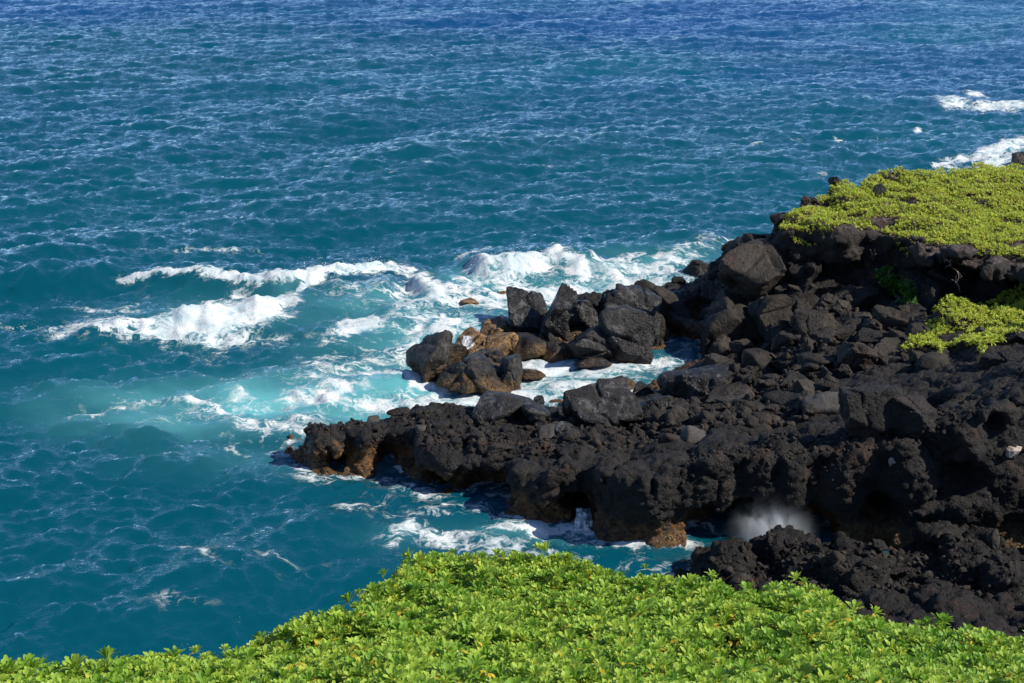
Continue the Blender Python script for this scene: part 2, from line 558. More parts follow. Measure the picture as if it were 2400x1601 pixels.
def shore_fn(X, Y, zs):
    heap = sstep(0.5, -0.6, poly_sdf(HEAP, X, Y))
    wx = X + 0.35 * fbm(X * 0.9, Y * 0.9, X * 0 + 1.7, 3, 21)
    wy = Y + 0.35 * fbm(X * 0.9, Y * 0.9, X * 0 + 5.1, 3, 22)
    d = poly_sdf(PA, wx, wy)
    Hs = H_shore(X, Y)
    lump = 0.14 * fbm(X * 0.55, Y * 0.55, X * 0 + 9, 3, 23) + 0.06 * fbm(X * 1.9, Y * 1.9, X * 0, 3, 24)
    Hs = Hs + lump
    f = np.empty(X.shape + (len(zs),), np.float32)
    carve = [cave_at(1800, 1262, 0.25, 1.1, (1.25, 1.7, 0.98)), cave_at(1890, 1250, 0.30, 0.8, (0.9, 1.3, 0.8)),
             cave_at(1650, 1255, 0.30, 0.5, (0.42, 0.8, 0.75)), cave_at(1368, 1215, 0.15, 0.35, (0.22, 0.9, 0.55)), cave_at(1335, 1175, 0.55, 0.45, (0.35, 0.55, 0.28)),
             cave_at(905, 1085, 0.15, 0.1, (0.30, 0.7, 0.45)), cave_at(1130, 1155, 0.2, 0.35, (0.75, 0.7, 0.40)), cave_at(1030, 1125, 0.25, 0.2, (0.5, 0.6, 0.3)), cave_at(790, 1085, 0.1, 0.2, (0.3, 0.5, 0.3)),
             cave_at(2080, 1220, 0.9, 0.4, (0.5, 0.8, 0.45)), cave_at(2050, 1170, 1.45, 0.2, (0.4, 0.5, 0.3)), cave_at(2270, 1150, 1.8, 0.4, (0.6, 0.7, 0.5)), cave_at(2330, 1280, 1.2, 0.2, (0.7, 0.8, 0.35)),
             cave_at(2340, 1003, 3.15, 0.20, (0.22, 0.9, 0.22)), cave_at(1480, 1120, 1.2, 0.2, (0.28, 0.6, 0.22)), cave_at(2190, 975, 2.6, 0.5, (0.75, 1.0, 0.55))]
    flute = fbm(X * 1.6, Y * 1.6, X * 0 + 2.2, 4, 31)
    for k, z in enumerate(zs):
        top = (z - Hs) * 0.85
        band = (np.maximum(d, top) < 1.3) & (np.maximum(d, top) > -1.2)
        xb, yb, hb = X[band], Y[band], heap[band]
        zb = xb * 0 + z
        under = 0.38 * math.exp(-((z - 0.45) / 0.42) ** 2) * (0.55 + 0.9 * fbm(xb * 0.7, yb * 0.7, zb * 0.5, 2, 33)) - 0.25 * float(sstep(0.15, -0.5, z))
        v = np.maximum(d, top)
        vb = smax(d[band] + under + 0.22 * flute[band], top[band], 0.30)
        nb = (-0.12 * fbm(xb * 1.1, yb * 1.1, zb * 1.1, 3, 41, ridged=True) + 0.05 * vnoise(xb * 3.1, yb * 3.1, zb * 3.1, 43)) * (1 - 0.6 * hb)
        wv = 0.25 * vnoise(xb * 1.1, yb * 1.1, zb * 1.1, 47)
        F1, F2, rid = voro((xb + wv) * 0.85, (yb + wv) * 0.75, (zb + wv) * 0.95, 48)
        vb = vb + nb + 0.04 + (rid - 0.5) * (0.20 + 0.83 * hb) + (0.12 + 0.26 * hb) * np.exp(-((F2 - F1) / 0.09) ** 2)
        v[band] = vb
        n = np.zeros(X.shape); n[band] = nb
        for c, r in carve:
            e = ellip(X, Y, z, c, r) + 0.12 * n
            v = smax(v, -e, 0.10)
        f[:, :, k] = v
    return f


def finish_rock(name, f, lo, h, mat, zmin=-0.6, amp=0.075, seed=50):
    V, F = surface_nets(f, lo, h)
    keep = V[F][:, :, 2].max(1) > zmin
    F = F[keep]
    lab = np.arange(len(V))
    for _ in range(400):
        m = lab[F].min(1)
        new = lab.copy()
        for c in range(4):
            np.minimum.at(new, F[:, c], m)
        new = new[new]
        if (new == lab).all():
            break
        lab = new
    big = np.bincount(lab[F[:, 0]]).argmax()          # drop loose crumbs
    F = F[lab[F[:, 0]] == big]
    used = np.unique(F); rm = np.full(len(V), -1); rm[used] = np.arange(len(used))
    V, F = subdivide(V[used], rm[F])
    me = mesh_from(name, V, F)
    co, no = get_vn(me)
    x, y, z = co.T
    dsp = amp * fbm(x * 2.3, y * 2.3, z * 2.3, 4, seed, 0.65, ridged=True) + 0.9 * amp * (np.abs(vnoise(x * 5.6, y * 5.6, z * 5.6, seed + 9)) * 2 - 0.5)
    co = co + no * dsp[:, None]
    me.vertices.foreach_set('co', co.astype(np.float32).ravel())
    me.polygons.foreach_set('use_smooth', np.ones(len(me.polygons), bool))
    me.name = name
    me.update()
    return link(name, me, mat)


h1 = 0.125
fS, lo1 = build_sdf((-8.0, 25.0, -0.9), (22.0, 47.0, 5.2), h1, shore_fn)
shore_water = fS[:, :, int(round(0.9 / h1))].copy()
shore = finish_rock('lava_ledge', fS, lo1, h1, M['lava'])
tag(shore, 'black lava ledge with a bouldery top reaching out into the surf', 'lava ledge', kind='structure')

# ------------------------------------------------------------------ headland with the flat green top
rim = [(1752, 548), (1800, 527), (1850, 535), (1950, 545), (2040, 542), (2072, 552), (2110, 560), (2145, 580), (2200, 598), (2260, 615), (2330, 626), (2420, 645), (2750, 715)]
hback = [(3100, 380), (2700, 392), (2400, 398), (2250, 402), (2150, 410), (2050, 420), (1950, 446), (1870, 474), (1800, 503)]
PD = [tuple(at(x, y, 3.85).xy) for x, y in rim] + [tuple(at(x, y, 4.1).xy) for x, y in hback]
H_head = tps(px_ctrl([(1780, 530, 3.55), (1850, 525, 3.75), (1950, 530, 3.85), (2060, 540, 3.9), (2150, 590, 3.9), (2300, 620, 3.9), (2450, 650, 3.95), (2750, 710, 4.2),
                      (1870, 480, 3.8), (1950, 450, 4.0), (2050, 425, 4.15), (2200, 405, 4.25), (2400, 400, 4.3), (2700, 392, 4.4), (2200, 500, 4.05), (2400, 520, 4.05), (2600, 560, 4.2)]))


def head_fn(X, Y, zs):
    wx = X + 0.30 * fbm(X * 0.9, Y * 0.9, X * 0 + 1.7, 3, 61)
    wy = Y + 0.30 * fbm(X * 0.9, Y * 0.9, X * 0 + 5.1, 3, 62)
    d = poly_sdf(PD, wx, wy)
    Hs = H_head(X, Y) + 0.07 * fbm(X * 0.8, Y * 0.8, X * 0, 3, 63)
    edge = sstep(0.9, 0.0, -d)
    Hs = Hs + edge * 0.16 * fbm(X * 2.2, Y * 2.2, X * 0 + 3, 3, 64, ridged=True)
    f = np.empty(X.shape + (len(zs),), np.float32)
    carve = [cave_at(2285, 685, 3.0, 0.55, (2.3, 1.5, 0.66)), cave_at(2115, 640, 3.05, 0.6, (0.75, 1.2, 0.85)), cave_at(2200, 680, 2.7, 0.7, (1.2, 1.2, 0.7)), cave_at(2420, 700, 3.0, 0.5, (1.5, 1.4, 0.64))]
    # jointed blocks: stepped offsets in the cliff face
    for k, z in enumerate(zs):
        bx = np.floor(X * 0.95 + 0.35 * np.floor(z * 1.7 + 0.3)); bz = math.floor(z * 1.7 + 0.3)
        with np.errstate(over='ignore'):
            hsh = _hash((bx + 500).astype(np.uint32), (bx * 0 + bz + 50).astype(np.uint32), (np.floor(Y * 0.5) + 90).astype(np.uint32), 5)
        blk = ((hsh & np.uint32(255)).astype(np.float32) / 255 - 0.5) * 0.34
        fx = X * 0.95 + 0.35 * math.floor(z * 1.7 + 0.3); fx = np.abs(fx - np.round(fx)) / 0.95
        fz = z * 1.7 + 0.3; fz = abs(fz - round(fz)) / 1.7
        joint = 0.14 * np.exp(-(np.minimum(fx, fz) / 0.06) ** 2)
        lean = 0.10 * (z - 3.8)
        side = d + blk + joint - lean * 0.0 + 0.15 * sstep(3.2, 2.4, z)
        top = z - Hs
        v = smax(side, top, 0.14)
        n = 0.10 * fbm(X * 1.5, Y * 1.5, X * 0 + z * 1.5, 3, 66, ridged=True)
        v = v + n
        band = (np.abs(v) < 0.8) & (d > -1.6)
        xb, yb = X[band], Y[band]
        F1, F2, rid = voro(xb * 1.05, yb * 0.8, xb * 0 + z * 1.35, 68)
        v[band] += ((rid - 0.5) * 0.42 + 0.16 * np.exp(-((F2 - F1) / 0.08) ** 2)) * sstep(-1.6, -0.5, d[band])
        for c, r in carve:
            v = smax(v, -(ellip(X, Y, z, c, r) + 1.2 * n), 0.10)
        f[:, :, k] = v
    return f


h2 = 0.13
fH, lo2 = build_sdf((5.0, 35.5, -0.8), (27.0, 54.0, 5.0), h2, head_fn)
head_water = fH[:, :, int(round(0.8 / h2))].copy()
headland = finish_rock('headland_cliff', fH, lo2, h2, M['cliff'], seed=70, amp=0.05)
tag(headland, 'dark jointed lava cliff of the headland under the green mat', 'cliff', kind='structure')

# ------------------------------------------------------------------ dark rocky floor of the gully in front of the cave
H_gully = tps(px_ctrl([(1480, 1345, -0.35), (1560, 1318, 0.1), (1640, 1300, 0.32), (1720, 1285, 0.50), (1800, 1266, 0.78), (1850, 1268, 0.72), (1910, 1280, 0.70), (1980, 1275, 0.85), (2100, 1290, 0.85), (2250, 1285, 1.0), (2400, 1280, 1.15),
                       (1700, 1340, 0.35), (1850, 1350, 0.6), (2000, 1400, 0.9), (2200, 1420, 1.1), (2400, 1440, 1.35), (2600, 1440, 1.6), (1550, 1420, -0.1), (1750, 1460, 0.4), (2000, 1520, 1.2), (2300, 1560, 1.8), (2750, 1300, 1.4)]))
PG = [tuple(at(x, y, z).xy) for x, y, z in [(1440, 1380, 0), (1500, 1330, 0), (1590, 1312, 0.2), (1640, 1298, 0.3), (1700, 1286, 0.5), (1760, 1270, 0.7), (1860, 1266, 0.7), (1920, 1276, 0.8), (2000, 1280, 0.9), (2150, 1282, 0.9), (2300, 1272, 0.9), (2500, 1260, 0.9), (2900, 1250, 0.9), (2900, 1900, 0.3), (1400, 1900, 0.3)]]


def gully_fn(X, Y, zs):
    d = poly_sdf(PG, X + 0.25 * fbm(X * 1.2, Y * 1.2, X * 0, 3, 81), Y + 0.25 * fbm(X * 1.2, Y * 1.2, X * 0 + 4, 3, 82))
    Hs = H_gully(X, Y) + 0.16 * fbm(X * 0.8, Y * 0.8, X * 0, 4, 83)
    f = np.empty(X.shape + (len(zs),), np.float32)
    for k, z in enumerate(zs):
        v = smax(d, (z - Hs) * 0.9, 0.20)
        band = np.abs(v) < 0.8
        xb, yb = X[band], Y[band]
        F1, F2, rid = voro(xb * 1.1, yb * 1.0, xb * 0 + z * 1.2, 88)
        v[band] += (rid - 0.5) * 0.55 + 0.16 * np.exp(-((F2 - F1) / 0.09) ** 2)
        f[:, :, k] = v - 0.16 * fbm(X * 1.4, Y * 1.4, X * 0 + z * 1.4, 3, 85, ridged=True) + 0.07 * vnoise(X * 3.4, Y * 3.4, X * 0 + z * 3.4, 86)
    return f


h3 = 0.13
fG, lo3 = build_sdf((0.5, 17.0, -0.8), (19.0, 30.0, 4.6), h3, gully_fn)
gully_water = fG[:, :, int(round(0.8 / h3))].copy()
gully = finish_rock('lava_gully', fG, lo3, h3, M['gully'], seed=90, amp=0.10)
tag(gully, 'dark rubbly lava floor in front of the sea cave', 'lava floor', kind='structure')


def water_dist(x, y):
    """approximate distance to the rock at the waterline (bilinear look-up), large when away"""
    out = np.full(x.shape, 9.0)
    for sl, lo, h in ((shore_water, lo1, h1), (head_water, lo2, h2), (gully_water, lo3, h3)):
        u = (x - lo[0]) / h; v = (y - lo[1]) / h
        ok = (u > 0) & (v > 0) & (u < sl.shape[0] - 1.01) & (v < sl.shape[1] - 1.01)
        ui = np.clip(u.astype(int), 0, sl.shape[0] - 2); vi = np.clip(v.astype(int), 0, sl.shape[1] - 2)
        fu = u - ui; fv = v - vi
        val = sl[ui, vi] * (1 - fu) * (1 - fv) + sl[ui + 1, vi] * fu * (1 - fv) + sl[ui, vi + 1] * (1 - fu) * fv + sl[ui + 1, vi + 1] * fu * fv
        out = np.where(ok, np.minimum(out, val), out)
    return out


def bvh_of(objs):
    vs, fs, off = [], [], 0
    for o in objs:
        me = o.data
        co, _ = get_vn(me)
        n = len(me.polygons)
        q = np.empty(len(me.loops), np.int32); me.loops.foreach_get('vertex_index', q)
        vs.append(co); fs.append(q.reshape(n, -1) + off); off += len(co)
    return BVHTree.FromPolygons(np.concatenate(vs).tolist(), np.concatenate(fs).tolist())


BVH = bvh_of([shore, headland, gully])


def hit(px, py, zfloor=0.0):
    d = ray(px, py).normalized()
    o = Vector((0, 0, CAM_H))
    loc, no, i, dist = BVH.ray_cast(o, d, 200)
    w = at(px, py, zfloor)
    if loc is None or (w - o).length < dist:
        return w, Vector((0, 0, 1)), False
    return loc, no, True


# ------------------------------------------------------------------ foreground slope (ground under the shrub)
SIL = [(-400, 1640), (0, 1636), (130, 1612), (350, 1550), (500, 1515), (640, 1485), (760, 1445), (850, 1400), (930, 1335), (1030, 1275), (1120, 1312), (1230, 1308), (1350, 1325), (1500, 1342), (1600, 1356),
       (1730, 1365), (1850, 1358), (1950, 1385), (2060, 1420), (2120, 1450), (2160, 1440), (2230, 1462), (2300, 1490), (2400, 1490), (2800, 1560)]
edge_pts = []
for x, y in SIL:
    ang = PITCH + math.atan((y - CY) / FPX)
    D = 3.05 / (math.tan(ang) - 0.30)
    zc = D * math.cos(PITCH) + (CAM_H - (11.95 - 0.30 * D)) * math.sin(PITCH)
    edge_pts.append(((x - CX) / FPX * zc, D))
EX = np.array([p[0] for p in edge_pts]); EY = np.array([p[1] for p in edge_pts])


def fg_height(x, y):
    """ground height of the near slope; drops away past its edge"""
    e = np.interp(x, EX, EY)
    base = np.where(y < 9.5, 13.35 - 0.474 * y, 8.85 - 0.30 * (y - 9.5)) - 0.12
    over = np.maximum(y - (e - 0.35), 0)
    drop = np.where(over < 0.6, over * over * 0.9, 0.324 + (over - 0.6) * 1.9)
    return base - drop


gx = np.arange(-14, 16.01, 0.22); gy = np.arange(-5, 20.6, 0.22)
GX, GY = np.meshgrid(gx, gy, indexing='ij')
GZ = fg_height(GX, GY)
GZ = np.maximum(GZ + 0.16 + 0.10 * fbm(GX * 0.9, GY * 0.9, GX * 0, 3, 101), -1.0)
nX, nY = GX.shape
ii = np.arange(nX * nY).reshape(nX, nY)
F = np.stack([ii[:-1, :-1], ii[1:, :-1], ii[1:, 1:], ii[:-1, 1:]], -1).reshape(-1, 4)
ground = link('ground', mesh_from('ground', np.c_[GX.ravel(), GY.ravel(), GZ.ravel()], F), M['soil'])
tag(ground, 'brown soil slope under the foreground shrub', 'ground', kind='structure')
#SEA_BEGIN
# ------------------------------------------------------------------ sea surface


def fft_tile(L, N, lam_lo, lam_hi, rms, wind, spread, seed):
    rng = np.random.default_rng(seed)
    k1 = 2 * np.pi * np.fft.fftfreq(N, L / N)
    kx, ky = np.meshgrid(k1, k1, indexing='ij')
    k = np.hypot(kx, ky); k[0, 0] = 1e-6
    cosd = (kx * wind[0] + ky * wind[1]) / k
    lo, hi = 2 * np.pi / lam_hi, 2 * np.pi / lam_lo
    amp = k ** -1.95 * np.exp(-(lo / k) ** 4) * np.exp(-(k / hi) ** 4) * (np.abs(cosd) ** spread + 0.06)
    ph = (rng.normal(size=(N, N)) + 1j * rng.normal(size=(N, N))) * amp
    ph[0, 0] = 0
    h = np.fft.ifft2(ph).real
    s = rms / math.sqrt(np.gradient(h, L / N, axis=0).var() + np.gradient(h, L / N, axis=1).var())     # rms is the wanted slope
    with np.errstate(divide='ignore', invalid='ignore'):
        dx = np.fft.ifft2(-1j * kx / k * ph).real * s
        dy = np.fft.ifft2(-1j * ky / k * ph).real * s
    return (h * s).astype(np.float32), dx.astype(np.float32), dy.astype(np.float32), L, N


def samp(tile, x, y, ang=0.0):
    h, dx, dy, L, N = tile
    ca, sa = math.cos(ang), math.sin(ang)
    u = ((x * ca + y * sa) / L * N); v = ((-x * sa + y * ca) / L * N)
    ui = np.floor(u).astype(np.int64); vi = np.floor(v).astype(np.int64)
    fu = (u - ui).astype(np.float32); fv = (v - vi).astype(np.float32)
    u0, u1, v0, v1 = ui % N, (ui + 1) % N, vi % N, (vi + 1) % N
    r = []
    for a in (h, dx, dy):
        r.append(a[u0, v0] * (1 - fu) * (1 - fv) + a[u1, v0] * fu * (1 - fv) + a[u0, v1] * (1 - fu) * fv + a[u1, v1] * fu * fv)
    H_, X_, Y_ = r
    return H_, X_ * ca - Y_ * sa, X_ * sa + Y_ * ca


cols = np.linspace(-0.54, 0.54, 660)
rows = [17.0]
while rows[-1] < 175:
    rows.append(rows[-1] * 1.0034)
while rows[-1] < 9000:
    rows.append(rows[-1] * 1.06)
rows = np.array(rows)
SY, SXf = np.meshgrid(rows, cols, indexing='ij')
SX = SXf * SY * 1.03
x0, y0 = SX.astype(np.float64), SY.astype(np.float64)
W1 = (0.28, -0.96)
tS = fft_tile(149.0, 256, 5.0, 22.0, 0.065, W1, 1.5, 4)
tA = fft_tile(127.0, 2048, 0.45, 3.8, 0.30, W1, 0.8, 1)
tC = fft_tile(37.0, 1024, 0.16, 0.9, 0.44, W1, 0.6, 3)
hz = np.zeros(x0.shape); ddx = np.zeros(x0.shape); ddy = np.zeros(x0.shape)
gust = 0.85 + 0.35 * fbm(x0 * 0.03, y0 * 0.018, x0 * 0, 3, 201)
for tile, ang, ch, f0, f1 in ((tS, 0.2, 0.8, 500, 1200), (tA, 0.0, 0.15, 400, 900), (tC, -0.4, 0.15, 200, 500)):
    a, b, c = samp(tile, x0, y0, ang)
    w = 1 - sstep(f0, f1, y0)
    if tile is not tS:
        w = w * gust
    hz += a * w; ddx += b * w * ch; ddy += c * w * ch

wd = water_dist(x0.ravel(), y0.ravel()).reshape(x0.shape)
calm = 0.70 + 0.30 * sstep(0.0, 2.0, wd)
hz *= calm; ddx *= calm; ddy *= calm


def blob(x, y, px, py, rx, ry, rot=0.0, sharp=1.0):
    c = at(px, py); r = math.radians(rot)
    u = at(px + rx * math.cos(r), py + rx * math.sin(r)) - c
    v = at(px - ry * math.sin(r), py + ry * math.cos(r)) - c
    det = u.x * v.y - u.y * v.x
    dx, dy = x - c.x, y - c.y
    a = (dx * v.y - dy * v.x) / det
    b = (u.x * dy - u.y * dx) / det
    return np.exp(-(a * a + b * b) ** sharp)


def polyline(x, y, pts):
    """signed distance (positive = seaward), and 0..1 position along a crest line given in picture points on the sea plane"""
    P = [at(px, py) for px, py in pts]
    seg = [(P[i + 1] - P[i]).length for i in range(len(P) - 1)]
    tot = sum(seg); acc = 0
    best = np.full(x.shape, 1e9); sgn = np.zeros(x.shape); pos = np.zeros(x.shape)
    for i in range(len(P) - 1):
        ax, ay = P[i].x, P[i].y; ex, ey = P[i + 1].x - ax, P[i + 1].y - ay
        wx, wy = x - ax, y - ay
        t = np.clip((wx * ex + wy * ey) / (ex * ex + ey * ey), 0, 1)
        d = np.hypot(wx - ex * t, wy - ey * t)
        m = d < best
        best = np.where(m, d, best)
        sgn = np.where(m, np.sign(ex * wy - ey * wx), sgn)
        pos = np.where(m, (acc + t * seg[i]) / tot, pos)
        acc += seg[i]
    return best * sgn, pos


# near zone only for the breaking-wave shapes
near = (y0 > 25) & (y0 < 75)
xn, yn = x0[near], y0[near]
foam = np.zeros(x0.shape); milk = np.zeros(x0.shape)
fo = np.zeros(xn.shape); mi = np.zeros(xn.shape); hh = np.zeros(xn.shape)
wob = 0.45 * fbm(xn * 0.5, yn * 0.5, xn * 0, 3, 211) + 0.22 * fbm(xn * 1.7, yn * 1.7, xn * 0, 3, 212)
xw = xn + 0.8 * fbm(xn * 0.6, yn * 0.6, xn * 0 + 3, 4, 213); yw = yn + 0.9 * fbm(xn * 0.6, yn * 0.6, xn * 0 + 8, 4, 214)
rid = [  # crest line, height, front width, back width, foam amount, foam reach to the front
    ([(240, 655), (420, 660), (600, 674), (690, 680), (745, 664), (820, 648), (900, 636), (990, 642)], 0.62, 0.75, 2.2, 0.86, 0.40),
    ([(640, 722), (700, 712), (760, 700), (860, 690), (960, 692)], 0.55, 1.1, 1.8, 0.0, 0.0),
    ([(1085, 648), (1180, 640), (1240, 628), (1310, 622), (1400, 636)], 0.70, 0.8, 2.0, 0.85, 0.5),
    ([(-150, 668), (40, 652), (140, 652), (250, 668)], 0.55, 1.0, 2.4, 0.0, 0.0),
    ([(1330, 640), (1480, 618), (1640, 585), (1720, 560)], 0.40, 0.9, 2.0, 0.25, 1.2),
    ([(140, 790), (330, 780), (480, 765), (620, 760), (690, 752)], 0.45, 1.0, 1.8, 0.0, 0.0),
    ([(560, 890), (760, 900), (960, 905), (1080, 930)], 0.22, 0.8, 1.4, 0.2, 0.7),
    ([(650, 960), (740, 940), (800, 915)], 0.22, 0.5, 0.9, 0.5, 0.5),
    ([(960, 700), (1040, 690), (1110, 672)], 0.45, 0.9, 1.4, 0.0, 0.0),
    ([(850, 1280), (960, 1262), (1060, 1265)], 0.14, 0.4, 0.9, 0.2, 0.5)]
for pts, hgt, wf, wb, fa, fr in rid:
    d, p = polyline(xn, yn, pts)
    d = d + wob
    taper = sstep(0.0, 0.18, p) * sstep(1.0, 0.82, p)
    taper = taper * (0.75 + 0.35 * vnoise(p * 9, p * 0, p * 0 + hgt * 10, 5))
    prof = np.where(d > 0, np.exp(-(d / wb) ** 2), np.exp(-(d / wf) ** 2))
    hh += hgt * taper * prof
    if fa:
        fm = np.where(d > 0, np.exp(-(d / 0.45) ** 2), np.exp(-(d / fr) ** 4))
        fo = np.maximum(fo, fa * fm * sstep(0.0, 0.08, p) * sstep(1.0, 0.9, p))
FO = [  # px, py, rx, ry, rot, amount, sharp
    (505, 762, 165, 35, -8, 1.08, 1.7), (600, 748, 90, 30, -18, 1.05, 1.7), (420, 785, 130, 20, 4, 0.95, 2), (300, 780, 130, 24, 0, 0.70, 1.2), (180, 775, 90, 24, -6, 0.45, 1), (520, 700, 60, 14, -10, 0.5, 1),
    (560, 800, 130, 14, 0, 0.55, 1), (250, 738, 90, 8, 4, 0.5, 1), (480, 660, 180, 10, 3, 0.8, 2), (735, 668, 32, 24, -20, 1.0, 2), (690, 700, 80, 8, -22, 0.75, 1.5), (850, 648, 90, 11, -10, 1.0, 2), (960, 645, 60, 10, 5, 0.6, 1),
    (840, 778, 62, 20, -8, 0.80, 2), (900, 765, 90, 16, -10, 0.4, 1),
    (1220, 640, 80, 20, -10, 1.05, 1.6), (1290, 615, 40, 9, -10, 0.95, 2), (1140, 640, 50, 14, 10, 0.75, 1.5), (1400, 642, 120, 22, -14, 0.66, 1.2), (1550, 625, 110, 26, -12, 0.64, 1.2), (1500, 660, 130, 16, -5, 0.7, 1.5), (1350, 675, 140, 16, 0, 0.74, 2),
    (1620, 585, 60, 14, -25, 0.5, 1), (1690, 565, 40, 8, -10, 0.5, 1), (1180, 690, 90, 20, -20, 0.78, 1.5), (1085, 690, 60, 20, -25, 0.70, 1.3), (1000, 695, 60, 22, 20, 0.85, 1.8), (1060, 722, 120, 13, 0, 0.75, 1.5), (960, 740, 120, 18, 5, 0.55, 1),
    (1040, 765, 140, 24, 0, 0.58, 1), (900, 800, 160, 18, 0, 0.42, 1), (960, 830, 90, 24, 10, 0.55, 1), (830, 870, 160, 18, 0, 0.45, 1), (860, 866, 34, 12, 0, 0.75, 2), (700, 890, 160, 14, 0, 0.42, 1), (930, 890, 110, 12, 0, 0.6, 1.4),
    (740, 945, 250, 24, -2, 0.56, 1.2), (960, 935, 170, 24, 0, 0.62, 1.5), (500, 955, 160, 22, 0, 0.50, 1), (780, 932, 34, 24, -50, 0.85, 2), (1090, 925, 120, 16, 3, 0.72, 2), (300, 938, 110, 18, 0, 0.36, 1), (600, 970, 240, 20, 0, 0.36, 1), (200, 965, 45, 12, 0, 0.45, 1),
    (1010, 905, 70, 10, 0, 0.9, 2), (1120, 935, 110, 14, 0, 0.75, 2), (1300, 850, 90, 22, 0, 0.80, 2), (1270, 905, 110, 26, 0, 0.74, 2), (1440, 870, 130, 18, 0, 0.62, 1.5), (1560, 858, 90, 16, 0, 0.5, 1.2), (1380, 910, 90, 18, 0, 0.64, 1.5), (1200, 945, 90, 16, 10, 0.78, 2), (1500, 915, 80, 20, 0, 0.75, 1.5), (1310, 960, 60, 14, 0, 0.6, 1),
    (1130, 800, 60, 14, 0, 0.75, 1.5), (1230, 760, 50, 30, 0, 0.6, 1), (1220, 838, 60, 12, 0, 0.9, 2), (1170, 720, 60, 18, 0, 0.7, 1.5), (1290, 690, 110, 18, 0, 0.9, 2),
    (700, 1075, 60, 26, 40, 0.44, 1), (800, 1120, 120, 14, 3, 0.42, 1), (960, 1150, 130, 22, 15, 0.42, 1), (1090, 1195, 120, 16, 8, 0.46, 1.2), (930, 1262, 60, 24, -10, 0.56, 1.5), (1050, 1275, 130, 22, 5, 0.52, 1.2), (1260, 1256, 110, 14, 0, 0.85, 1.8), (1370, 1256, 60, 12, 8, 0.86, 2), (1400, 1275, 70, 12, 0, 0.55, 1.2), (1180, 1300, 150, 24, 5, 0.46, 1.2), (1000, 1220, 120, 18, -5, 0.36, 1), (1330, 1300, 100, 16, 0, 0.4, 1), (1520, 1325, 60, 12, 0, 0.45, 1), (1670, 1312, 60, 12, -5, 0.58, 1.4), (840, 1195, 80, 20, 0, 0.30, 1), (560, 1048, 60, 20, 30, 0.34, 1), (440, 1310, 70, 14, 20, 0.27, 1), (640, 1330, 160, 24, 0, 0.24, 1), (420, 1420, 120, 20, 0, 0.18, 1), (1160, 1240, 60, 10, 0, 0.5, 1),
    (1060, 790, 230, 60, 0, 0.50, 1), (930, 860, 220, 44, 0, 0.50, 1), (640, 1000, 90, 26, 0, 0.44, 1), (900, 700, 150, 30, 0, 0.36, 1), (1180, 930, 160, 30, 0, 0.72, 1.4),
    (1130, 592, 50, 7, -10, 0.62, 1.2), (480, 592, 130, 6, -2, 0.52, 1.2), (60, 760, 120, 10, 0, 0.30, 1),
    (1770, 335, 22, 4, -15, 0.9, 1.5), (1785, 357, 12, 4, 0, 0.8, 1.5), (1850, 328, 30, 4, -10, 0.5, 1), (1960, 322, 14, 4, 0, 0.7, 1.5), (2150, 306, 16, 5, 0, 0.9, 1.5), (1285, 335, 24, 4, 0, 0.5, 1), (1000, 388, 14, 4, 0, 0.6, 1.5), (1120, 262, 14, 3, 0, 0.5, 1), (2240, 108, 10, 2, 0, 0.7, 1), (2060, 320, 90, 6, 0, 0.2, 1), (1280, 385, 60, 5, -5, 0.36, 1), (900, 405, 60, 5, 0, 0.34, 1), (1920, 405, 20, 4, 0, 0.5, 1)]
for px, py, rx, ry, rot, a, sh in FO:
    if py < 430:
        continue
    fo = np.maximum(fo, a * blob(xw, yw, px, py, rx * 1.1, ry * 1.12, rot, sh))
for px, py, rx, ry, rot, a in [(1110, 665, 110, 34, 0, 0.6), (880, 725, 190, 36, -4, 0.42), (1450, 640, 260, 40, -8, 0.45), (700, 940, 430, 50, 0, 1.0), (960, 900, 260, 60, 0, 0.8), (460, 975, 280, 42, 0, 0.62), (600, 1060, 300, 50, 0, 0.15), (1350, 880, 260, 60, 0, 0.3), (560, 740, 240, 50, 0, 0.3), (1030, 800, 240, 80, 0, 0.65), (1250, 1255, 180, 22, 0, 0.4), (680, 690, 70, 20, -20, 0.35), (960, 1270, 120, 30, 0, 0.15)]:
    mi = np.maximum(mi, a * blob(xn, yn, px, py, rx, ry, rot, 1.0))
# froth along the rock
wdn = wd[near]
rim_foam = 0.62 * np.exp(-np.clip(wdn, 0, 9) / 0.22) * (0.6 + 0.7 * fbm(xn * 0.7, yn * 0.7, xn * 0, 2, 217))
fo = np.maximum(fo, np.clip(rim_foam, 0, 0.75))
# whitewater stands up in lumps
dense = sstep(0.72, 0.98, fo)
lump = 0.16 * fbm(xn * 1.1, yn * 1.1, xn * 0, 3, 221) + 0.07 * fbm(xn * 2.6, yn * 2.6, xn * 0, 3, 222, 0.5, ridged=True) + 0.16
hh += dense * lump * 0.8 * (0.35 + 0.65 * sstep(0.6, 1.5, wdn))
hh += sstep(0.3, 0.7, fo) * 0.05 * fbm(xn * 2.0, yn * 2.0, xn * 0, 3, 223)
fo = fo * (0.86 + 0.42 * fbm(xn * 0.9, yn * 1.2, xn * 0, 4, 219))
foam[near] = fo; milk[near] = mi
hz[near] += hh
far_sel = (y0 >= 60) & (y0 < 170)
xf_, yf_ = x0[far_sel], y0[far_sel]
fo2 = np.zeros(xf_.shape)
for px, py, rx, ry, rot, a, sh in FO:
    if py < 430:
        fo2 = np.maximum(fo2, 0.85 * a * blob(xf_, yf_, px, py, rx * 0.9, ry * 0.9, rot, sh))
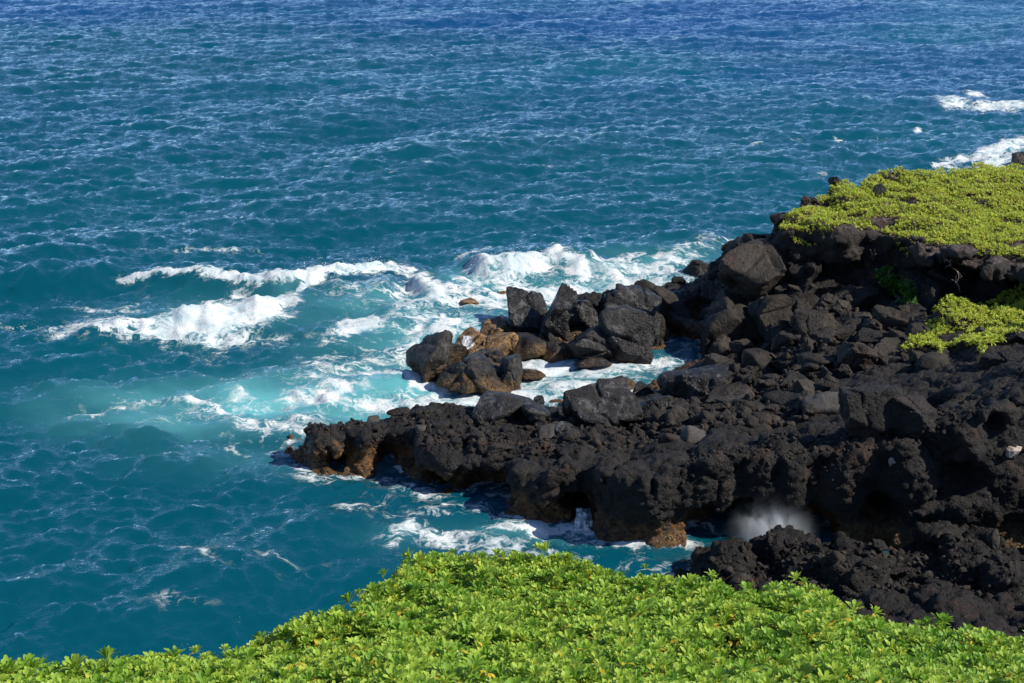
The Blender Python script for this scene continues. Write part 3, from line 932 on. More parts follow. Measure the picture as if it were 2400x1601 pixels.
for px, py, rx, ry, rot, a in [(2235, 242, 55, 11, 6, 0.8), (2340, 245, 110, 10, -2, 0.8), (2440, 250, 90, 14, 0, 0.9), (2280, 222, 40, 6, 10, 0.6), (2350, 350, 90, 18, -14, 0.86), (2240, 372, 60, 12, -8, 0.72), (2400, 378, 130, 15, 0, 0.86), (2330, 392, 140, 8, 0, 0.75), (2480, 350, 80, 36, 0, 0.9)]:
    fo2 = np.maximum(fo2, a * blob(xf_, yf_, px, py, rx, ry, rot, 1.6))
fo2 = fo2 * (0.82 + 0.5 * fbm(xf_ * 0.6, yf_ * 0.6, xf_ * 0, 4, 227))
hz[far_sel] += sstep(0.6, 0.95, fo2) * (0.18 + 0.25 * fbm(xf_ * 1.2, yf_ * 1.2, xf_ * 0, 3, 225))
foam[far_sel] = np.maximum(foam[far_sel], fo2)
SV = np.stack([x0 + ddx, y0 + ddy, hz], -1).reshape(-1, 3)
nr, nc = x0.shape
ii = np.arange(nr * nc).reshape(nr, nc)
F = np.stack([ii[:-1, :-1], ii[:-1, 1:], ii[1:, 1:], ii[1:, :-1]], -1).reshape(-1, 4)
sea_me = mesh_from('sea', SV, F)
deepf = sstep(65.0, 165.0, y0 + 70.0 * fbm(x0 * 0.02, y0 * 0.03, x0 * 0, 3, 231))
shoal = sstep(-0.05, 0.45, fbm(x0 * 0.035, y0 * 0.045, x0 * 0, 4, 233))
milk = np.clip(milk * (0.85 + 1.0 * fbm(x0 * 0.5, y0 * 0.9, x0 * 0, 4, 235)), 0, 1)
for nm, arr in (('foam', foam), ('milk', milk), ('deep', deepf), ('shoal', shoal)):
    a = sea_me.attributes.new(nm, 'FLOAT', 'POINT')
    a.data.foreach_set('value', arr.astype(np.float32).ravel())


def sea_mat():
    m = bpy.data.materials.new('sea_water')
    t = NT(m)
    pos = t.n('ShaderNodeNewGeometry').outputs['Position']
    sep = t.n('ShaderNodeSeparateXYZ', None, Vector=pos)
    X, Y, Z = sep.outputs
    foam = t.n('ShaderNodeAttribute', {'attribute_name': 'foam'}).outputs['Fac']
    milk = t.n('ShaderNodeAttribute', {'attribute_name': 'milk'}).outputs['Fac']
    flat = t.vec(pos, (1, 1, 0.25))
    # body colour: deep blue offshore, teal over the shallow shelf, patches of lighter sea bed
    off = t.n('ShaderNodeAttribute', {'attribute_name': 'deep'}).outputs['Fac']
    patch = t.n('ShaderNodeAttribute', {'attribute_name': 'shoal'}).outputs['Fac']
    col = t.mix(off, C(0.0002, 0.066, 0.102), C(0.0002, 0.052, 0.178))
    col = t.mix(t.math('MULTIPLY', patch, 0.5), col, C(0.0004, 0.108, 0.150))
    col = t.mix(milk, col, C(0.13, 0.44, 0.48))
    # foam: torn filaments that close up to solid white as the foam thickens
    wnz = t.noise(flat, 0.8, 3, 0.6, 0, 1)
    warp = t.n('ShaderNodeVectorMath', {'operation': 'ADD'}, _0=t.vec(pos, (0.75, 1.0, 0.5)), _1=t.vec(wnz, (1.6, 1.6, 0.4))).outputs[0]
    f1 = t.noise(warp, 1.15, 4, 0.55, 0.5)
    f2 = t.noise(warp, 3.3, 3, 0.6, 0.3)
    l1 = t.ramp(t.math('ABSOLUTE', t.math('SUBTRACT', f1, 0.5)), 0.0, 0.10, 1.0, 0.0, smooth=False)
    l2 = t.ramp(t.math('ABSOLUTE', t.math('SUBTRACT', f2, 0.5)), 0.0, 0.12, 1.0, 0.0, smooth=False)
    lace = t.math('MAXIMUM', l1, t.math('MULTIPLY', l2, 0.8))
    n1 = t.ramp(t.noise(t.vec(pos, (0.6, 1.0, 0.5)), 1.3, 6, 0.66, 0.8), 0.28, 0.72)
    n2 = t.noise(flat, 11.0, 3, 0.65)
    pat = t.math('ADD', t.math('MULTIPLY', lace, 0.42), t.math('ADD', t.math('MULTIPLY', n1, 0.40), t.math('MULTIPLY', n2, 0.22)))
    fm = t.ramp(t.math('ADD', pat, t.math('SUBTRACT', t.math('MULTIPLY', foam, 0.85), 0.88)), -0.15, 0.24)
    fm = t.math('MULTIPLY', fm, t.ramp(foam, 0.03, 0.22))
    # bubbles below the foam
    veil = t.math('MULTIPLY', t.ramp(foam, 0.30, 0.95), 0.40)
    col = t.mix(veil, col, C(0.16, 0.40, 0.44))
    col = t.mix(fm, col, t.mix(n1, C(0.40, 0.52, 0.56), C(0.68, 0.70, 0.70)))
    w1 = t.noise(t.vec(pos, (3.0, 4.2, 3.0)), 1.0, 4, 0.62, 0.3)
    w2 = t.noise(t.vec(pos, (9.0, 13.0, 9.0)), 1.0, 3, 0.6, 0.2)
    hgt = t.math('ADD', t.math('MULTIPLY', w1, t.ramp(Y, 30.0, 170.0, 0.9, 1.5)), t.math('MULTIPLY', w2, 0.30))
    bw = t.bump(hgt, 0.8, 0.075)
    fb = t.bump(t.math('ADD', n1, t.math('MULTIPLY', n2, 0.5)), 0.5, 0.10)
    # light that wells up from below does not follow the ripples; the mirrored sky does
    up = t.n('ShaderNodeCombineXYZ', None, X=0.0, Y=0.0, Z=1.0).outputs[0]
    body = t.n('ShaderNodeBsdfDiffuse', None, Color=col)
    t.set(body.inputs['Normal'], up)
    gl = t.n('ShaderNodeBsdfGlossy')
    gl.inputs['Color'].default_value = (1, 1, 1, 1)
    t.set(gl.inputs['Roughness'], t.ramp(Y, 30, 160, 0.03, 0.06))
    t.set(gl.inputs['Normal'], bw)
    fr = t.n('ShaderNodeFresnel', None, IOR=1.38)
    t.set(fr.inputs['Normal'], bw)
    water = t.n('ShaderNodeMixShader')
    t.set(water.inputs[0], fr.outputs[0])
    t.t.links.new(body.outputs[0], water.inputs[1]); t.t.links.new(gl.outputs[0], water.inputs[2])
    fs = t.n('ShaderNodeBsdfPrincipled')
    t.set(fs.inputs['Base Color'], col)
    fs.inputs['Roughness'].default_value = 0.85
    fs.inputs['Specular IOR Level'].default_value = 0.2
    t.set(fs.inputs['Normal'], fb)
    mx = t.n('ShaderNodeMixShader')
    t.set(mx.inputs[0], fm)
    t.t.links.new(water.outputs[0], mx.inputs[1]); t.t.links.new(fs.outputs[0], mx.inputs[2])
    t.out(mx.outputs[0])
    return m


sea = link('sea', sea_me, sea_mat())
tag(sea, 'blue and teal sea with breaking waves and foam', 'sea', kind='structure')
#SEA_END
# ------------------------------------------------------------------ boulders
def ico(sub):
    bm = bmesh.new()
    bmesh.ops.create_icosphere(bm, subdivisions=sub, radius=1.0)
    V = np.array([v.co[:] for v in bm.verts]); Fc = np.array([[v.index for v in f.verts] for f in bm.faces])
    bm.free()
    return V / np.linalg.norm(V, axis=1)[:, None], Fc


ICO5, ICO4, ICO3, ICO2 = ico(6), ico(5), ico(4), ico(3)


def rock_shape(base, seed, dims, style):
    """a faceted, worn stone: soft intersection of random planes, then roughened"""
    dirs, Fc = base
    rng = np.random.default_rng(seed)
    n, p, amp = {'block': (8, 50, 0.032), 'slab': (7, 50, 0.032), 'round': (16, 13, 0.032), 'rough': (9, 34, 0.058), 'peak': (7, 44, 0.040)}[style]
    N = rng.normal(size=(n, 3)); N /= np.linalg.norm(N, axis=1)[:, None]
    D = rng.uniform(0.50, 0.95, n)
    ax = np.array([[1, 0, 0], [-1, 0, 0], [0, 1, 0], [0, -1, 0], [0, 0, 1], [0, 0, -1]], float)
    ax = ax + rng.normal(size=ax.shape) * (0.33 if style != 'round' else 0.15)
    if style == 'peak':
        ax[4] += (rng.uniform(-.5, .5), rng.uniform(-.7, -.1), 0)
    ax /= np.linalg.norm(ax, axis=1)[:, None]
    N = np.r_[N, ax]; D = np.r_[D, rng.uniform(0.72, 0.9, 6)]
    dot = dirs @ N.T
    inv = np.where(dot > 0.02, np.maximum(dot, 0.02) / D, 0.0)
    r = (inv ** p).sum(1) ** (-1.0 / p)
    V = dirs * r[:, None]
    lo, hi = V.min(0), V.max(0)
    V = (V - (lo + hi) / 2) / (hi - lo) * np.array(dims)
    s = float(np.prod(dims)) ** (1 / 3)
    o = rng.uniform(-50, 50, 3)
    q = V / s + o
    d = amp * (fbm(q[:, 0] * 2.2, q[:, 1] * 2.2, q[:, 2] * 2.2, 5, seed % 97, 0.55) * 1.6 + 0.6 * fbm(q[:, 0] * 4.5, q[:, 1] * 4.5, q[:, 2] * 4.5, 3, seed % 89 + 5, 0.6, ridged=True))
    # a few chipped hollows
    d -= amp * 1.6 * sstep(0.25, 0.6, vnoise(q[:, 0] * 1.7, q[:, 1] * 1.7, q[:, 2] * 1.7, seed % 71 + 3))
    F1, F2, rid = voro(q[:, 0] * 1.5, q[:, 1] * 1.5, q[:, 2] * 1.5, seed % 61)
    d += (rid - 0.5) * (0.035 if style != 'round' else 0.012) - (0.045 if style != 'round' else 0.012) * np.exp(-((F2 - F1) / 0.07) ** 2)
    return V + dirs * (d * s)[:, None], Fc


def project(p):
    v = p - Vector((0, 0, CAM_H))
    zc = v.dot(FWD)
    return CX + v.x / zc * FPX, CY - v.dot(UPV) / zc * FPX, zc


G_HEAP = 'blocks of the boulder heap'
G_SURF = 'rocks standing in the surf'
G_ROW = 'wet blocks in a row beside the cove'
G_LEDGE = 'loose stones on the lava ledge'
# x0,y0,x1,y1 in the photograph; b = base stands at y1, t = half sunk in the heap
BOULDERS = [
    (961, 785, 1046, 893, 'b', 'tidal', 'rough', 'tall dark sea stack with golden foot, leftmost rock in the surf', 'sea stack', G_SURF),
    (1022, 801, 1086, 850, 'b', 'tidal', 'slab', 'grey slanting slab leaning on the right side of the tall sea stack', 'rock', G_SURF),
    (1040, 838, 1190, 917, 'b', 'tidal', 'rough', 'broad low rock with golden brown lower half in the front of the surf rocks', 'rock', G_SURF),
    (1115, 826, 1186, 866, 'b', 'tidal', 'rough', 'small dark rock just behind the broad golden brown one', 'rock', G_SURF),
    (1165, 838, 1217, 912, 'b', 'tidal', 'peak', 'pointed dark rock at the right end of the broad golden one', 'rock', G_SURF),
    (1070, 767, 1150, 826, 'b', 'golden', 'block', 'golden flat topped rock with a trickle of water running off', 'rock', G_SURF),
    (1135, 752, 1194, 790, 'b', 'golden', 'rough', 'small rounded golden rock on top at the back of the surf rocks', 'rock', G_SURF),
    (1142, 776, 1226, 828, 'b', 'golden', 'rough', 'big golden mottled rock beside the small rounded one', 'rock', G_SURF),
    (1094, 802, 1180, 846, 'b', 'golden', 'rough', 'low golden rock wet by the trickle of water', 'rock', G_SURF),
    (1206, 788, 1284, 836, 'b', 'tidal', 'round', 'rounded dark and golden rock at the foot of the tall black block', 'rock', G_SURF),
    (1218, 865, 1272, 886, 'b', 'tidal', 'round', 'small flat dark stone awash right of the pointed rock', 'stone', G_SURF),
    (1080, 699, 1120, 727, 'b', 'golden', 'rough', 'small orange brown rock poking out of the white water', 'rock', G_SURF),
    (1171, 679, 1232, 699, 'b', 'golden', 'slab', 'flat golden slab awash behind the tall black block', 'rock', G_SURF),
    (1145, 724, 1200, 746, 'b', 'tidal', 'round', 'low reddish stone half drowned in foam left of the tall black block', 'stone', G_SURF),
    (1196, 683, 1284, 790, 'b', 'wetrock', 'block', 'tall black block at the seaward end of the wet row', 'boulder', G_ROW),
    (1272, 681, 1345, 812, 'b', 'wetrock', 'block', 'grey streaked tall block next to the black end block', 'boulder', G_ROW),
    (1322, 700, 1392, 790, 'b', 'wetrock', 'block', 'block with pale patches between two dark ones in the row', 'boulder', G_ROW),
    (1377, 694, 1458, 790, 'b', 'wetrock', 'block', 'squarish jet black block at the top of the wet row', 'boulder', G_ROW),
    (1336, 766, 1424, 858, 'b', 'wetrock', 'block', 'pale grey upright boulder at the edge of the foamy cove', 'boulder', G_ROW),
    (1280, 808, 1338, 845, 'b', 'tidal', 'round', 'low golden grey stone left of the pale upright boulder', 'stone', G_ROW),
    (1360, 838, 1428, 866, 'b', 'wetrock', 'round', 'flat wet stone in front of the pale upright boulder', 'stone', G_ROW),
    (1416, 716, 1532, 853, 'b', 'wetrock', 'peak', 'bluish black pointed boulder right of the pale upright one', 'boulder', G_ROW),
    (1524, 736, 1556, 838, 'b', 'talus', 'slab', 'narrow upright brown slab against the bluish black boulder', 'boulder', G_ROW),
    (1440, 664, 1535, 740, 'b', 'wetrock', 'peak', 'grey leaning block with an ochre left edge behind the row', 'boulder', G_ROW),
    (1510, 662, 1655, 780, 'b', 'talus', 'block', 'large brown overhanging boulder above the dark hollow of the cove', 'boulder', G_HEAP),
    (1576, 648, 1600, 668, 't', 'talus', 'round', 'little stone sitting on the large overhanging boulder', 'stone', G_HEAP),
    (1598, 615, 1655, 665, 't', 'talus', 'rough', 'brown boulder highest on the seaward skyline above the overhanging one', 'boulder', G_HEAP),
    (1662, 605, 1722, 665, 't', 'talus', 'block', 'dark faced boulder left of the largest boulder', 'boulder', G_HEAP),
    (1652, 655, 1722, 718, 't', 'talus', 'rough', 'rounded brown boulder below the left side of the largest one', 'boulder', G_HEAP),
    (1704, 572, 1848, 702, 't', 'talus', 'block', 'largest boulder of the heap with a broad smooth brown face', 'boulder', G_HEAP),
    (1652, 697, 1756, 856, 't', 'talus', 'block', 'tall pitted brown boulder at the inner end of the cove', 'boulder', G_HEAP),
    (1766, 695, 1845, 804, 't', 'talus', 'block', 'reddish brown upright boulder right of the tall pitted one', 'boulder', G_HEAP),
    (1740, 545, 1790, 590, 't', 'cliff', 'block', 'squarish block at the seaward corner of the headland cliff', 'boulder', G_HEAP),
    (1855, 690, 1918, 742, 't', 'talus', 'block', 'cube shaped block with lit front in the middle of the heap', 'boulder', G_HEAP),
    (1846, 660, 1890, 696, 't', 'talus', 'rough', 'small rounded boulder right of the largest boulder', 'boulder', G_HEAP),
    (1964, 614, 2044, 684, 't', 'talus', 'rough', 'pale topped boulder touching the cliff foot', 'boulder', G_HEAP),
    (1888, 645, 1970, 694, 't', 'talus', 'block', 'long low boulder under the cliff face', 'boulder', G_HEAP),
    (1958, 674, 2040, 735, 't', 'talus', 'peak', 'boulder with a dark left side and lit right side in mid heap', 'boulder', G_HEAP),
    (2026, 664, 2090, 708, 't', 'talus', 'block', 'flat faced block just left of the shaded green bush', 'boulder', G_HEAP),
    (1922, 688, 1970, 724, 't', 'talus', 'slab', 'small slanting slab right of the cube shaped block', 'boulder', G_HEAP),
    (2040, 697, 2108, 732, 't', 'talus', 'block', 'light brown block below the shaded green bush', 'boulder', G_HEAP),
    (1870, 734, 1960, 788, 't', 'talus', 'block', 'dark blunt boulder below the cube shaped block', 'boulder', G_HEAP),
    (1964, 738, 2056, 798, 't', 'talus', 'rough', 'rough dark boulder right of the dark blunt one', 'boulder', G_HEAP),
    (2062, 728, 2126, 795, 't', 'talus', 'rough', 'brown boulder touching the left tip of the green patch', 'boulder', G_HEAP),
    (1908, 766, 1996, 838, 't', 'talus', 'peak', 'pointed tent shaped boulder low in the heap', 'boulder', G_HEAP),
    (1972, 800, 2040, 866, 't', 'talus', 'peak', 'light pointed boulder right of the tent shaped one', 'boulder', G_HEAP),
    (2014, 778, 2098, 826, 't', 'lava', 'rough', 'clinkery black boulder in the middle right of the heap', 'boulder', G_HEAP),
    (1816, 772, 1886, 820, 't', 'talus', 'block', 'low block between the upright reddish boulder and the tent shaped one', 'boulder', G_HEAP),
    (1746, 822, 1804, 874, 't', 'talus', 'round', 'rounded light boulder close to the inner end of the cove', 'boulder', G_HEAP),
    (1784, 800, 1818, 836, 't', 'talus', 'slab', 'thin leaning slab above the rounded light boulder', 'stone', G_HEAP),
    (2136, 762, 2214, 812, 't', 'talus', 'rough', 'rounded boulder framed by the green patch on its left', 'boulder', G_HEAP),
    (2206, 776, 2258, 832, 't', 'talus', 'rough', 'dark boulder between two hanging tongues of the green patch', 'boulder', G_HEAP),
    (2284, 764, 2324, 812, 't', 'talus', 'rough', 'dark reddish rock surrounded by leaves in the green patch', 'boulder', G_HEAP),
    (2312, 822, 2402, 872, 't', 'lava', 'rough', 'flat black rock below the right end of the green patch', 'boulder', G_HEAP),
    (2362, 776, 2420, 815, 't', 'lava', 'rough', 'black rock at the right picture edge by the green patch', 'boulder', G_HEAP),
    (1794, 860, 1850, 902, 't', 'talus', 'block', 'angular light stone in the upper part of the stone flat', 'boulder', G_HEAP),
    (1866, 886, 1938, 957, 't', 'talus', 'peak', 'tapered boulder behind the big pale rounded stone', 'boulder', G_HEAP),
    (1894, 924, 1970, 999, 't', 'greystone', 'round', 'big pale rounded stone beside the blocky outcrop', 'boulder', G_HEAP),
    (1806, 916, 1892, 980, 't', 'talus', 'round', 'large leaning cobble left of the big pale rounded stone', 'boulder', G_HEAP),
    (1662, 872, 1720, 922, 't', 'talus', 'peak', 'brown wedge on top of the dark rock beside the cove', 'boulder', G_HEAP),
    (1664, 908, 1760, 966, 't', 'talus', 'rough', 'broad light boulder on the stone flat near the cove', 'boulder', G_HEAP),
    (1928, 882, 1964, 936, 't', 'talus', 'block', 'narrow upright block left of the blocky outcrop', 'boulder', G_HEAP),
    (2052, 808, 2130, 874, 't', 'talus', 'peak', 'boulder with a tall slanting face below the green patch', 'boulder', G_HEAP),
    (2108, 802, 2150, 840, 't', 'talus', 'round', 'small rounded boulder right of the slanting faced one', 'boulder', G_HEAP),
    (2158, 832, 2226, 874, 't', 'talus', 'round', 'rounded boulder under the hanging tongues of leaves', 'boulder', G_HEAP),
    (1884, 834, 1946, 874, 't', 'talus', 'round', 'low boulder in front of the tent shaped one', 'boulder', G_HEAP),
    (1972, 898, 2086, 1030, 'b', 'lava', 'block', 'blocky outcrop with a pitted upright face above the ledge', 'outcrop', 'outcrops on the ledge'),
    (2086, 925, 2196, 1036, 'b', 'lava', 'rough', 'overhung outcrop with pale streaks right of the blocky one', 'outcrop', 'outcrops on the ledge'),
    (1556, 862, 1690, 978, 't', 'wetrock', 'rough', 'big wet dark rock at the right end of the cove', 'boulder', G_ROW),
    (1338, 895, 1486, 992, 'b', 'wetrock', 'peak', 'black wedge shaped boulder standing above the ledge', 'boulder', G_ROW),
    (1122, 921, 1240, 984, 'b', 'wetrock', 'round', 'black dome shaped rock splashed by the surf behind the ledge', 'boulder', G_ROW),
    (1224, 942, 1282, 980, 'b', 'wetrock', 'round', 'wet grey rounded rock right of the dome shaped one', 'boulder', G_ROW),
    (1252, 928, 1274, 950, 'b', 'wetrock', 'round', 'little knob on the wet grey rounded rock', 'stone', G_ROW),
    (1310, 950, 1340, 975, 'b', 'wetrock', 'round', 'small wet stone left of the black wedge', 'stone', G_ROW),
    (1400, 886, 1448, 916, 'b', 'tidal', 'round', 'left of three rounded stones in a line in the cove', 'stone', G_ROW),
    (1444, 885, 1490, 922, 'b', 'tidal', 'round', 'middle of three rounded stones in a line in the cove', 'stone', G_ROW),
    (1484, 893, 1526, 926, 'b', 'tidal', 'round', 'right of three rounded stones in a line in the cove', 'stone', G_ROW),
    (1506, 922, 1568, 964, 'b', 'wetrock', 'rough', 'wet stone between the black wedge and the big wet rock', 'boulder', G_ROW),
    (1462, 940, 1512, 985, 't', 'talus', 'round', 'dry grey stone leaning on the right side of the black wedge', 'stone', G_LEDGE),
    (1262, 998, 1312, 1042, 't', 'greystone', 'round', 'pale triangular stone in the middle of the ledge', 'stone', G_LEDGE),
    (1300, 990, 1340, 1016, 't', 'wetrock', 'round', 'bluish rounded stone behind the pale triangular one', 'stone', G_LEDGE),
    (1320, 1008, 1364, 1038, 't', 'talus', 'round', 'rounded stone right of the pale triangular one', 'stone', G_LEDGE),
    (1474, 960, 1520, 994, 't', 'greystone', 'round', 'smooth grey cobble below the black wedge', 'stone', G_LEDGE),
    (1598, 1000, 1664, 1062, 't', 'greystone', 'round', 'largest smooth grey cobble on the ledge', 'stone', G_LEDGE),
    (1552, 1010, 1594, 1050, 't', 'talus', 'round', 'round dark cobble left of the largest smooth one', 'stone', G_LEDGE),
    (1640, 962, 1676, 1000, 't', 'talus', 'round', 'cobble behind the largest smooth grey one', 'stone', G_LEDGE),
    (1148, 1040, 1200, 1066, 't', 'talus', 'slab', 'flat slab near the front rim of the ledge', 'stone', G_LEDGE),
    (976, 996, 1000, 1020, 't', 'greystone', 'round', 'small light round stone near the seaward end of the ledge', 'stone', G_LEDGE),
    (1018, 988, 1056, 1016, 't', 'talus', 'round', 'brown rounded stone in mid ledge near its seaward end', 'stone', G_LEDGE),
    (862, 976, 888, 1000, 't', 'greystone', 'round', 'smooth grey stone in the notch of the ledge tip', 'stone', G_LEDGE),
    (910, 957, 956, 974, 't', 'talus', 'round', 'stone on the rear rim of the ledge by the notch', 'stone', G_LEDGE),
    (1838, 1262, 1864, 1284, 't', 'lava', 'round', 'round stone on the rim in front of the sea cave mist', 'stone', 'loose stones by the cave'),
    (2356, 1044, 2394, 1070, 't', 'pale', 'slab', 'pale pinkish stone on the dark lava near the right picture edge', 'stone', None),
    (2084, 1068, 2100, 1094, 't', 'pale', 'slab', 'small whitish stone standing on the ledge below the outcrops', 'stone', None),
    (2378, 352, 2440, 396, 'b', 'tidal', 'rough', 'dark rock in white water at the far right picture edge', 'rock', None),
]
BOULDER_FOOT = []
for bi, (bx0, by0, bx1, by1, mode, mt, style, lab, cat, grp) in enumerate(BOULDERS):
    cx, cy = (bx0 + bx1) / 2, (by0 + by1) / 2
    rr = ray(cx, cy)
    if mode == 'b':
        p, no, _ = hit(cx, by1 - 2)
        depth = (p - Vector((0, 0, CAM_H))).dot(FWD)
    else:
        p, no, _ = hit(cx, cy)
        depth = (p - Vector((0, 0, CAM_H))).dot(FWD)
    w = (bx1 - bx0) / FPX * depth
    him = (by1 - by0) / FPX * depth
    th = math.atan2(-rr.z, rr.y)
    dep = min(w, him * 1.5) * (0.85 if style != 'slab' else 0.6)
    hgt = max(0.35 * w, (him - 0.45 * dep * math.sin(th)) / math.cos(th))
    if mode == 'b':
        depth += 0.42 * dep * math.cos(th)
        hgt *= 1.12
        cyc = cy + 0.06 * (by1 - by0)
    else:
        hgt *= 1.04
        depth += 0.05 * dep
        cyc = cy
    c = Vector((0, 0, CAM_H)) + ray(cx, cyc) * depth
    K = 1.28 if grp in (G_SURF, G_ROW) and w > 0.6 else (1.36 if grp == G_HEAP and w > 0.7 else 1.18)
    V, Fc = rock_shape(ICO4 if w > 0.9 else ICO3, 1000 + bi * 7, (w * K, dep * 1.15 * K, hgt * (1.06 if K < 1.25 else 1.15)), style)
    me = mesh_from(cat.replace(' ', '_'), V, Fc)
    if style != 'round':
        me.set_sharp_from_angle(angle=math.radians(26))
    o = link(cat.replace(' ', '_'), me, M[mt])
    o.location = c
    tag(o, lab, cat, grp)
    BOULDER_FOOT.append((c.x, c.y, c.z, max(w, dep) * 0.5, hgt))

# ------------------------------------------------------------------ scattered blocks, each its own object
protos = {}
for st, mt, nn in (('block', 'talus', 8), ('rough', 'talus', 5), ('round', 'greystone', 4), ('round', 'talus', 5), ('rough', 'lava', 5)):
    for k in range(nn):
        rg = np.random.default_rng(k + 31)
        V, Fc = rock_shape(ICO3 if st != 'round' else ICO2, 5000 + k * 13 + len(protos) * 101, (1.0, rg.uniform(0.7, 1.0), rg.uniform(0.55, 0.95)), st)
        me = mesh_from('stone', V, Fc)
        if st != 'round':
            me.set_sharp_from_angle(angle=math.radians(26))
        me.materials.append(M[mt])
        protos.setdefault((st, mt), []).append(me)


def plan(poly, z):
    return [tuple(at(x, y, z).xy) for x, y in poly]


def drop(x, y):
    loc, no, i, d = BVH.ray_cast(Vector((x, y, 12)), Vector((0, 0, -1)), 30)
    return loc, no


def scatter(poly, z, n, smin_, smax_, kinds, label, cat, grp, sink=0.25, power=1.6, avoid=0.75, zmax=9.0, seed=1):
    rng = np.random.default_rng(seed)
    P = np.array(plan(poly, z)); lo, hi = P.min(0), P.max(0)
    made = 0; tries = 0
    while made < n and tries < n * 60:
        tries += 1
        x, y = rng.uniform(lo, hi)
        if poly_sdf(P, np.array([x]), np.array([y]))[0] > 0:
            continue
        s = smin_ + (smax_ - smin_) * rng.uniform() ** power
        if any((x - q[0]) ** 2 + (y - q[1]) ** 2 < (avoid * (s * 0.5 + q[3])) ** 2 for q in BOULDER_FOOT):
            continue
        loc, no = drop(x, y)
        if loc is None or loc.z < -0.05 or no.z < 0.25 or loc.z > zmax:
            continue
        key = kinds[rng.integers(len(kinds))]
        me = protos[key][rng.integers(len(protos[key]))]
        o = link(cat, me)
        o.location = (loc.x, loc.y, loc.z + s * (0.36 - sink))
        o.rotation_euler = (rng.uniform(-0.5, 0.5), rng.uniform(-0.5, 0.5), rng.uniform(0, 6.28))
        o.scale = (s, s * rng.uniform(0.8, 1.1), s * rng.uniform(0.75, 1.15))
        tag(o, label, cat, grp)
        BOULDER_FOOT.append((loc.x, loc.y, loc.z, s * 0.5, s))
        made += 1


TB = [('block', 'talus'), ('block', 'talus'), ('rough', 'talus')]
heap_poly = [(1690, 700), (1780, 660), (1880, 650), (2060, 660), (2130, 780), (2290, 850), (2250, 890), (1990, 895), (1900, 895), (1760, 880), (1660, 850)]
scatter(heap_poly, 1.8, 90, 0.35, 1.05, TB, 'one of the smaller angular brown blocks filling the heap below the cliff', 'boulder', 'smaller blocks of the heap', zmax=3.0, seed=3)
flat_poly = [(1620, 905), (1780, 875), (1975, 880), (1965, 1010), (1700, 1040), (1480, 1020), (1500, 985)]
scatter(flat_poly, 1.5, 90, 0.20, 0.60, [('block', 'talus'), ('round', 'talus'), ('rough', 'talus'), ('round', 'talus')], 'one of the cobbles on the stone flat between heap and ledge', 'stone', 'cobbles of the stone flat', seed=4)
ledge_poly = [(930, 960), (1160, 965), (1500, 985), (1700, 1035), (1640, 1080), (1300, 1075), (1000, 1040)]
scatter(ledge_poly, 1.2, 80, 0.12, 0.36, [('round', 'talus'), ('rough', 'lava'), ('round', 'talus'), ('rough', 'talus')], 'one of the small stones strewn over the top of the lava ledge', 'stone', 'small stones on the ledge', seed=5)
rim_poly = [(1750, 545), (1800, 505), (1870, 470), (1960, 440), (1985, 448), (1890, 485), (1820, 520), (1770, 560)]
scatter(rim_poly, 3.9, 10, 0.25, 0.6, [('rough', 'lava')], 'one of the black clinker knobs along the seaward rim of the headland', 'rock', 'clinker knobs on the headland rim', sink=0.1, seed=6)
scatter([(2050, 452), (2072, 452), (2072, 472), (2050, 472)], 4.0, 1, 0.55, 0.6, [('rough', 'lava')], 'lone black clinker knob sticking out of the green mat', 'rock', None, sink=0.05, seed=8)
gul_poly = [(1640, 1300), (1800, 1272), (2100, 1300), (2380, 1320), (2390, 1440), (2150, 1430), (1950, 1380), (1700, 1340)]
scatter(gul_poly, 0.8, 40, 0.16, 0.5, [('rough', 'lava'), ('round', 'talus'), ('rough', 'talus')], 'one of the dark stones on the gully floor in front of the cave', 'stone', 'stones on the gully floor', seed=9)

ANCHORS = {'heap': ['largest boulder', 'cube shaped block', 'tent shaped boulder', 'clinkery black boulder', 'tall pitted boulder', 'rounded light boulder', 'dark blunt boulder', 'shaded green bush', 'slanting faced boulder'],
           'flat': ['big pale rounded stone', 'broad light boulder', 'large leaning cobble', 'largest smooth grey cobble', 'blocky outcrop', 'angular light stone'],
           'ledge': ['pale triangular stone', 'black wedge', 'dome shaped rock', 'flat slab', 'largest smooth grey cobble', 'small light round stone', 'notch stone'],
           'gully': ['round rim stone', 'cave mist', 'lower right corner', 'cave right end', 'gully middle'], 'rim': ['seaward cliff corner', 'lone knob in the mat']}
APX = {'largest boulder': (1776, 637), 'cube shaped block': (1886, 716), 'tent shaped boulder': (1952, 802), 'clinkery black boulder': (2056, 802), 'tall pitted boulder': (1704, 776), 'rounded light boulder': (1775, 848), 'dark blunt boulder': (1915, 761), 'shaded green bush': (2105, 665), 'slanting faced boulder': (2091, 841),
       'big pale rounded stone': (1932, 961), 'broad light boulder': (1712, 937), 'large leaning cobble': (1849, 948), 'largest smooth grey cobble': (1631, 1031), 'blocky outcrop': (2029, 964), 'angular light stone': (1822, 881),
       'pale triangular stone': (1287, 1020), 'black wedge': (1412, 943), 'dome shaped rock': (1181, 952), 'flat slab': (1174, 1053), 'small light round stone': (988, 1008), 'notch stone': (875, 988),
       'round rim stone': (1851, 1273), 'cave mist': (1760, 1255), 'cave right end': (2010, 1280), 'gully middle': (2170, 1350), 'lower right corner': (2400, 1460), 'seaward cliff corner': (1760, 550), 'lone knob in the mat': (2061, 462)}
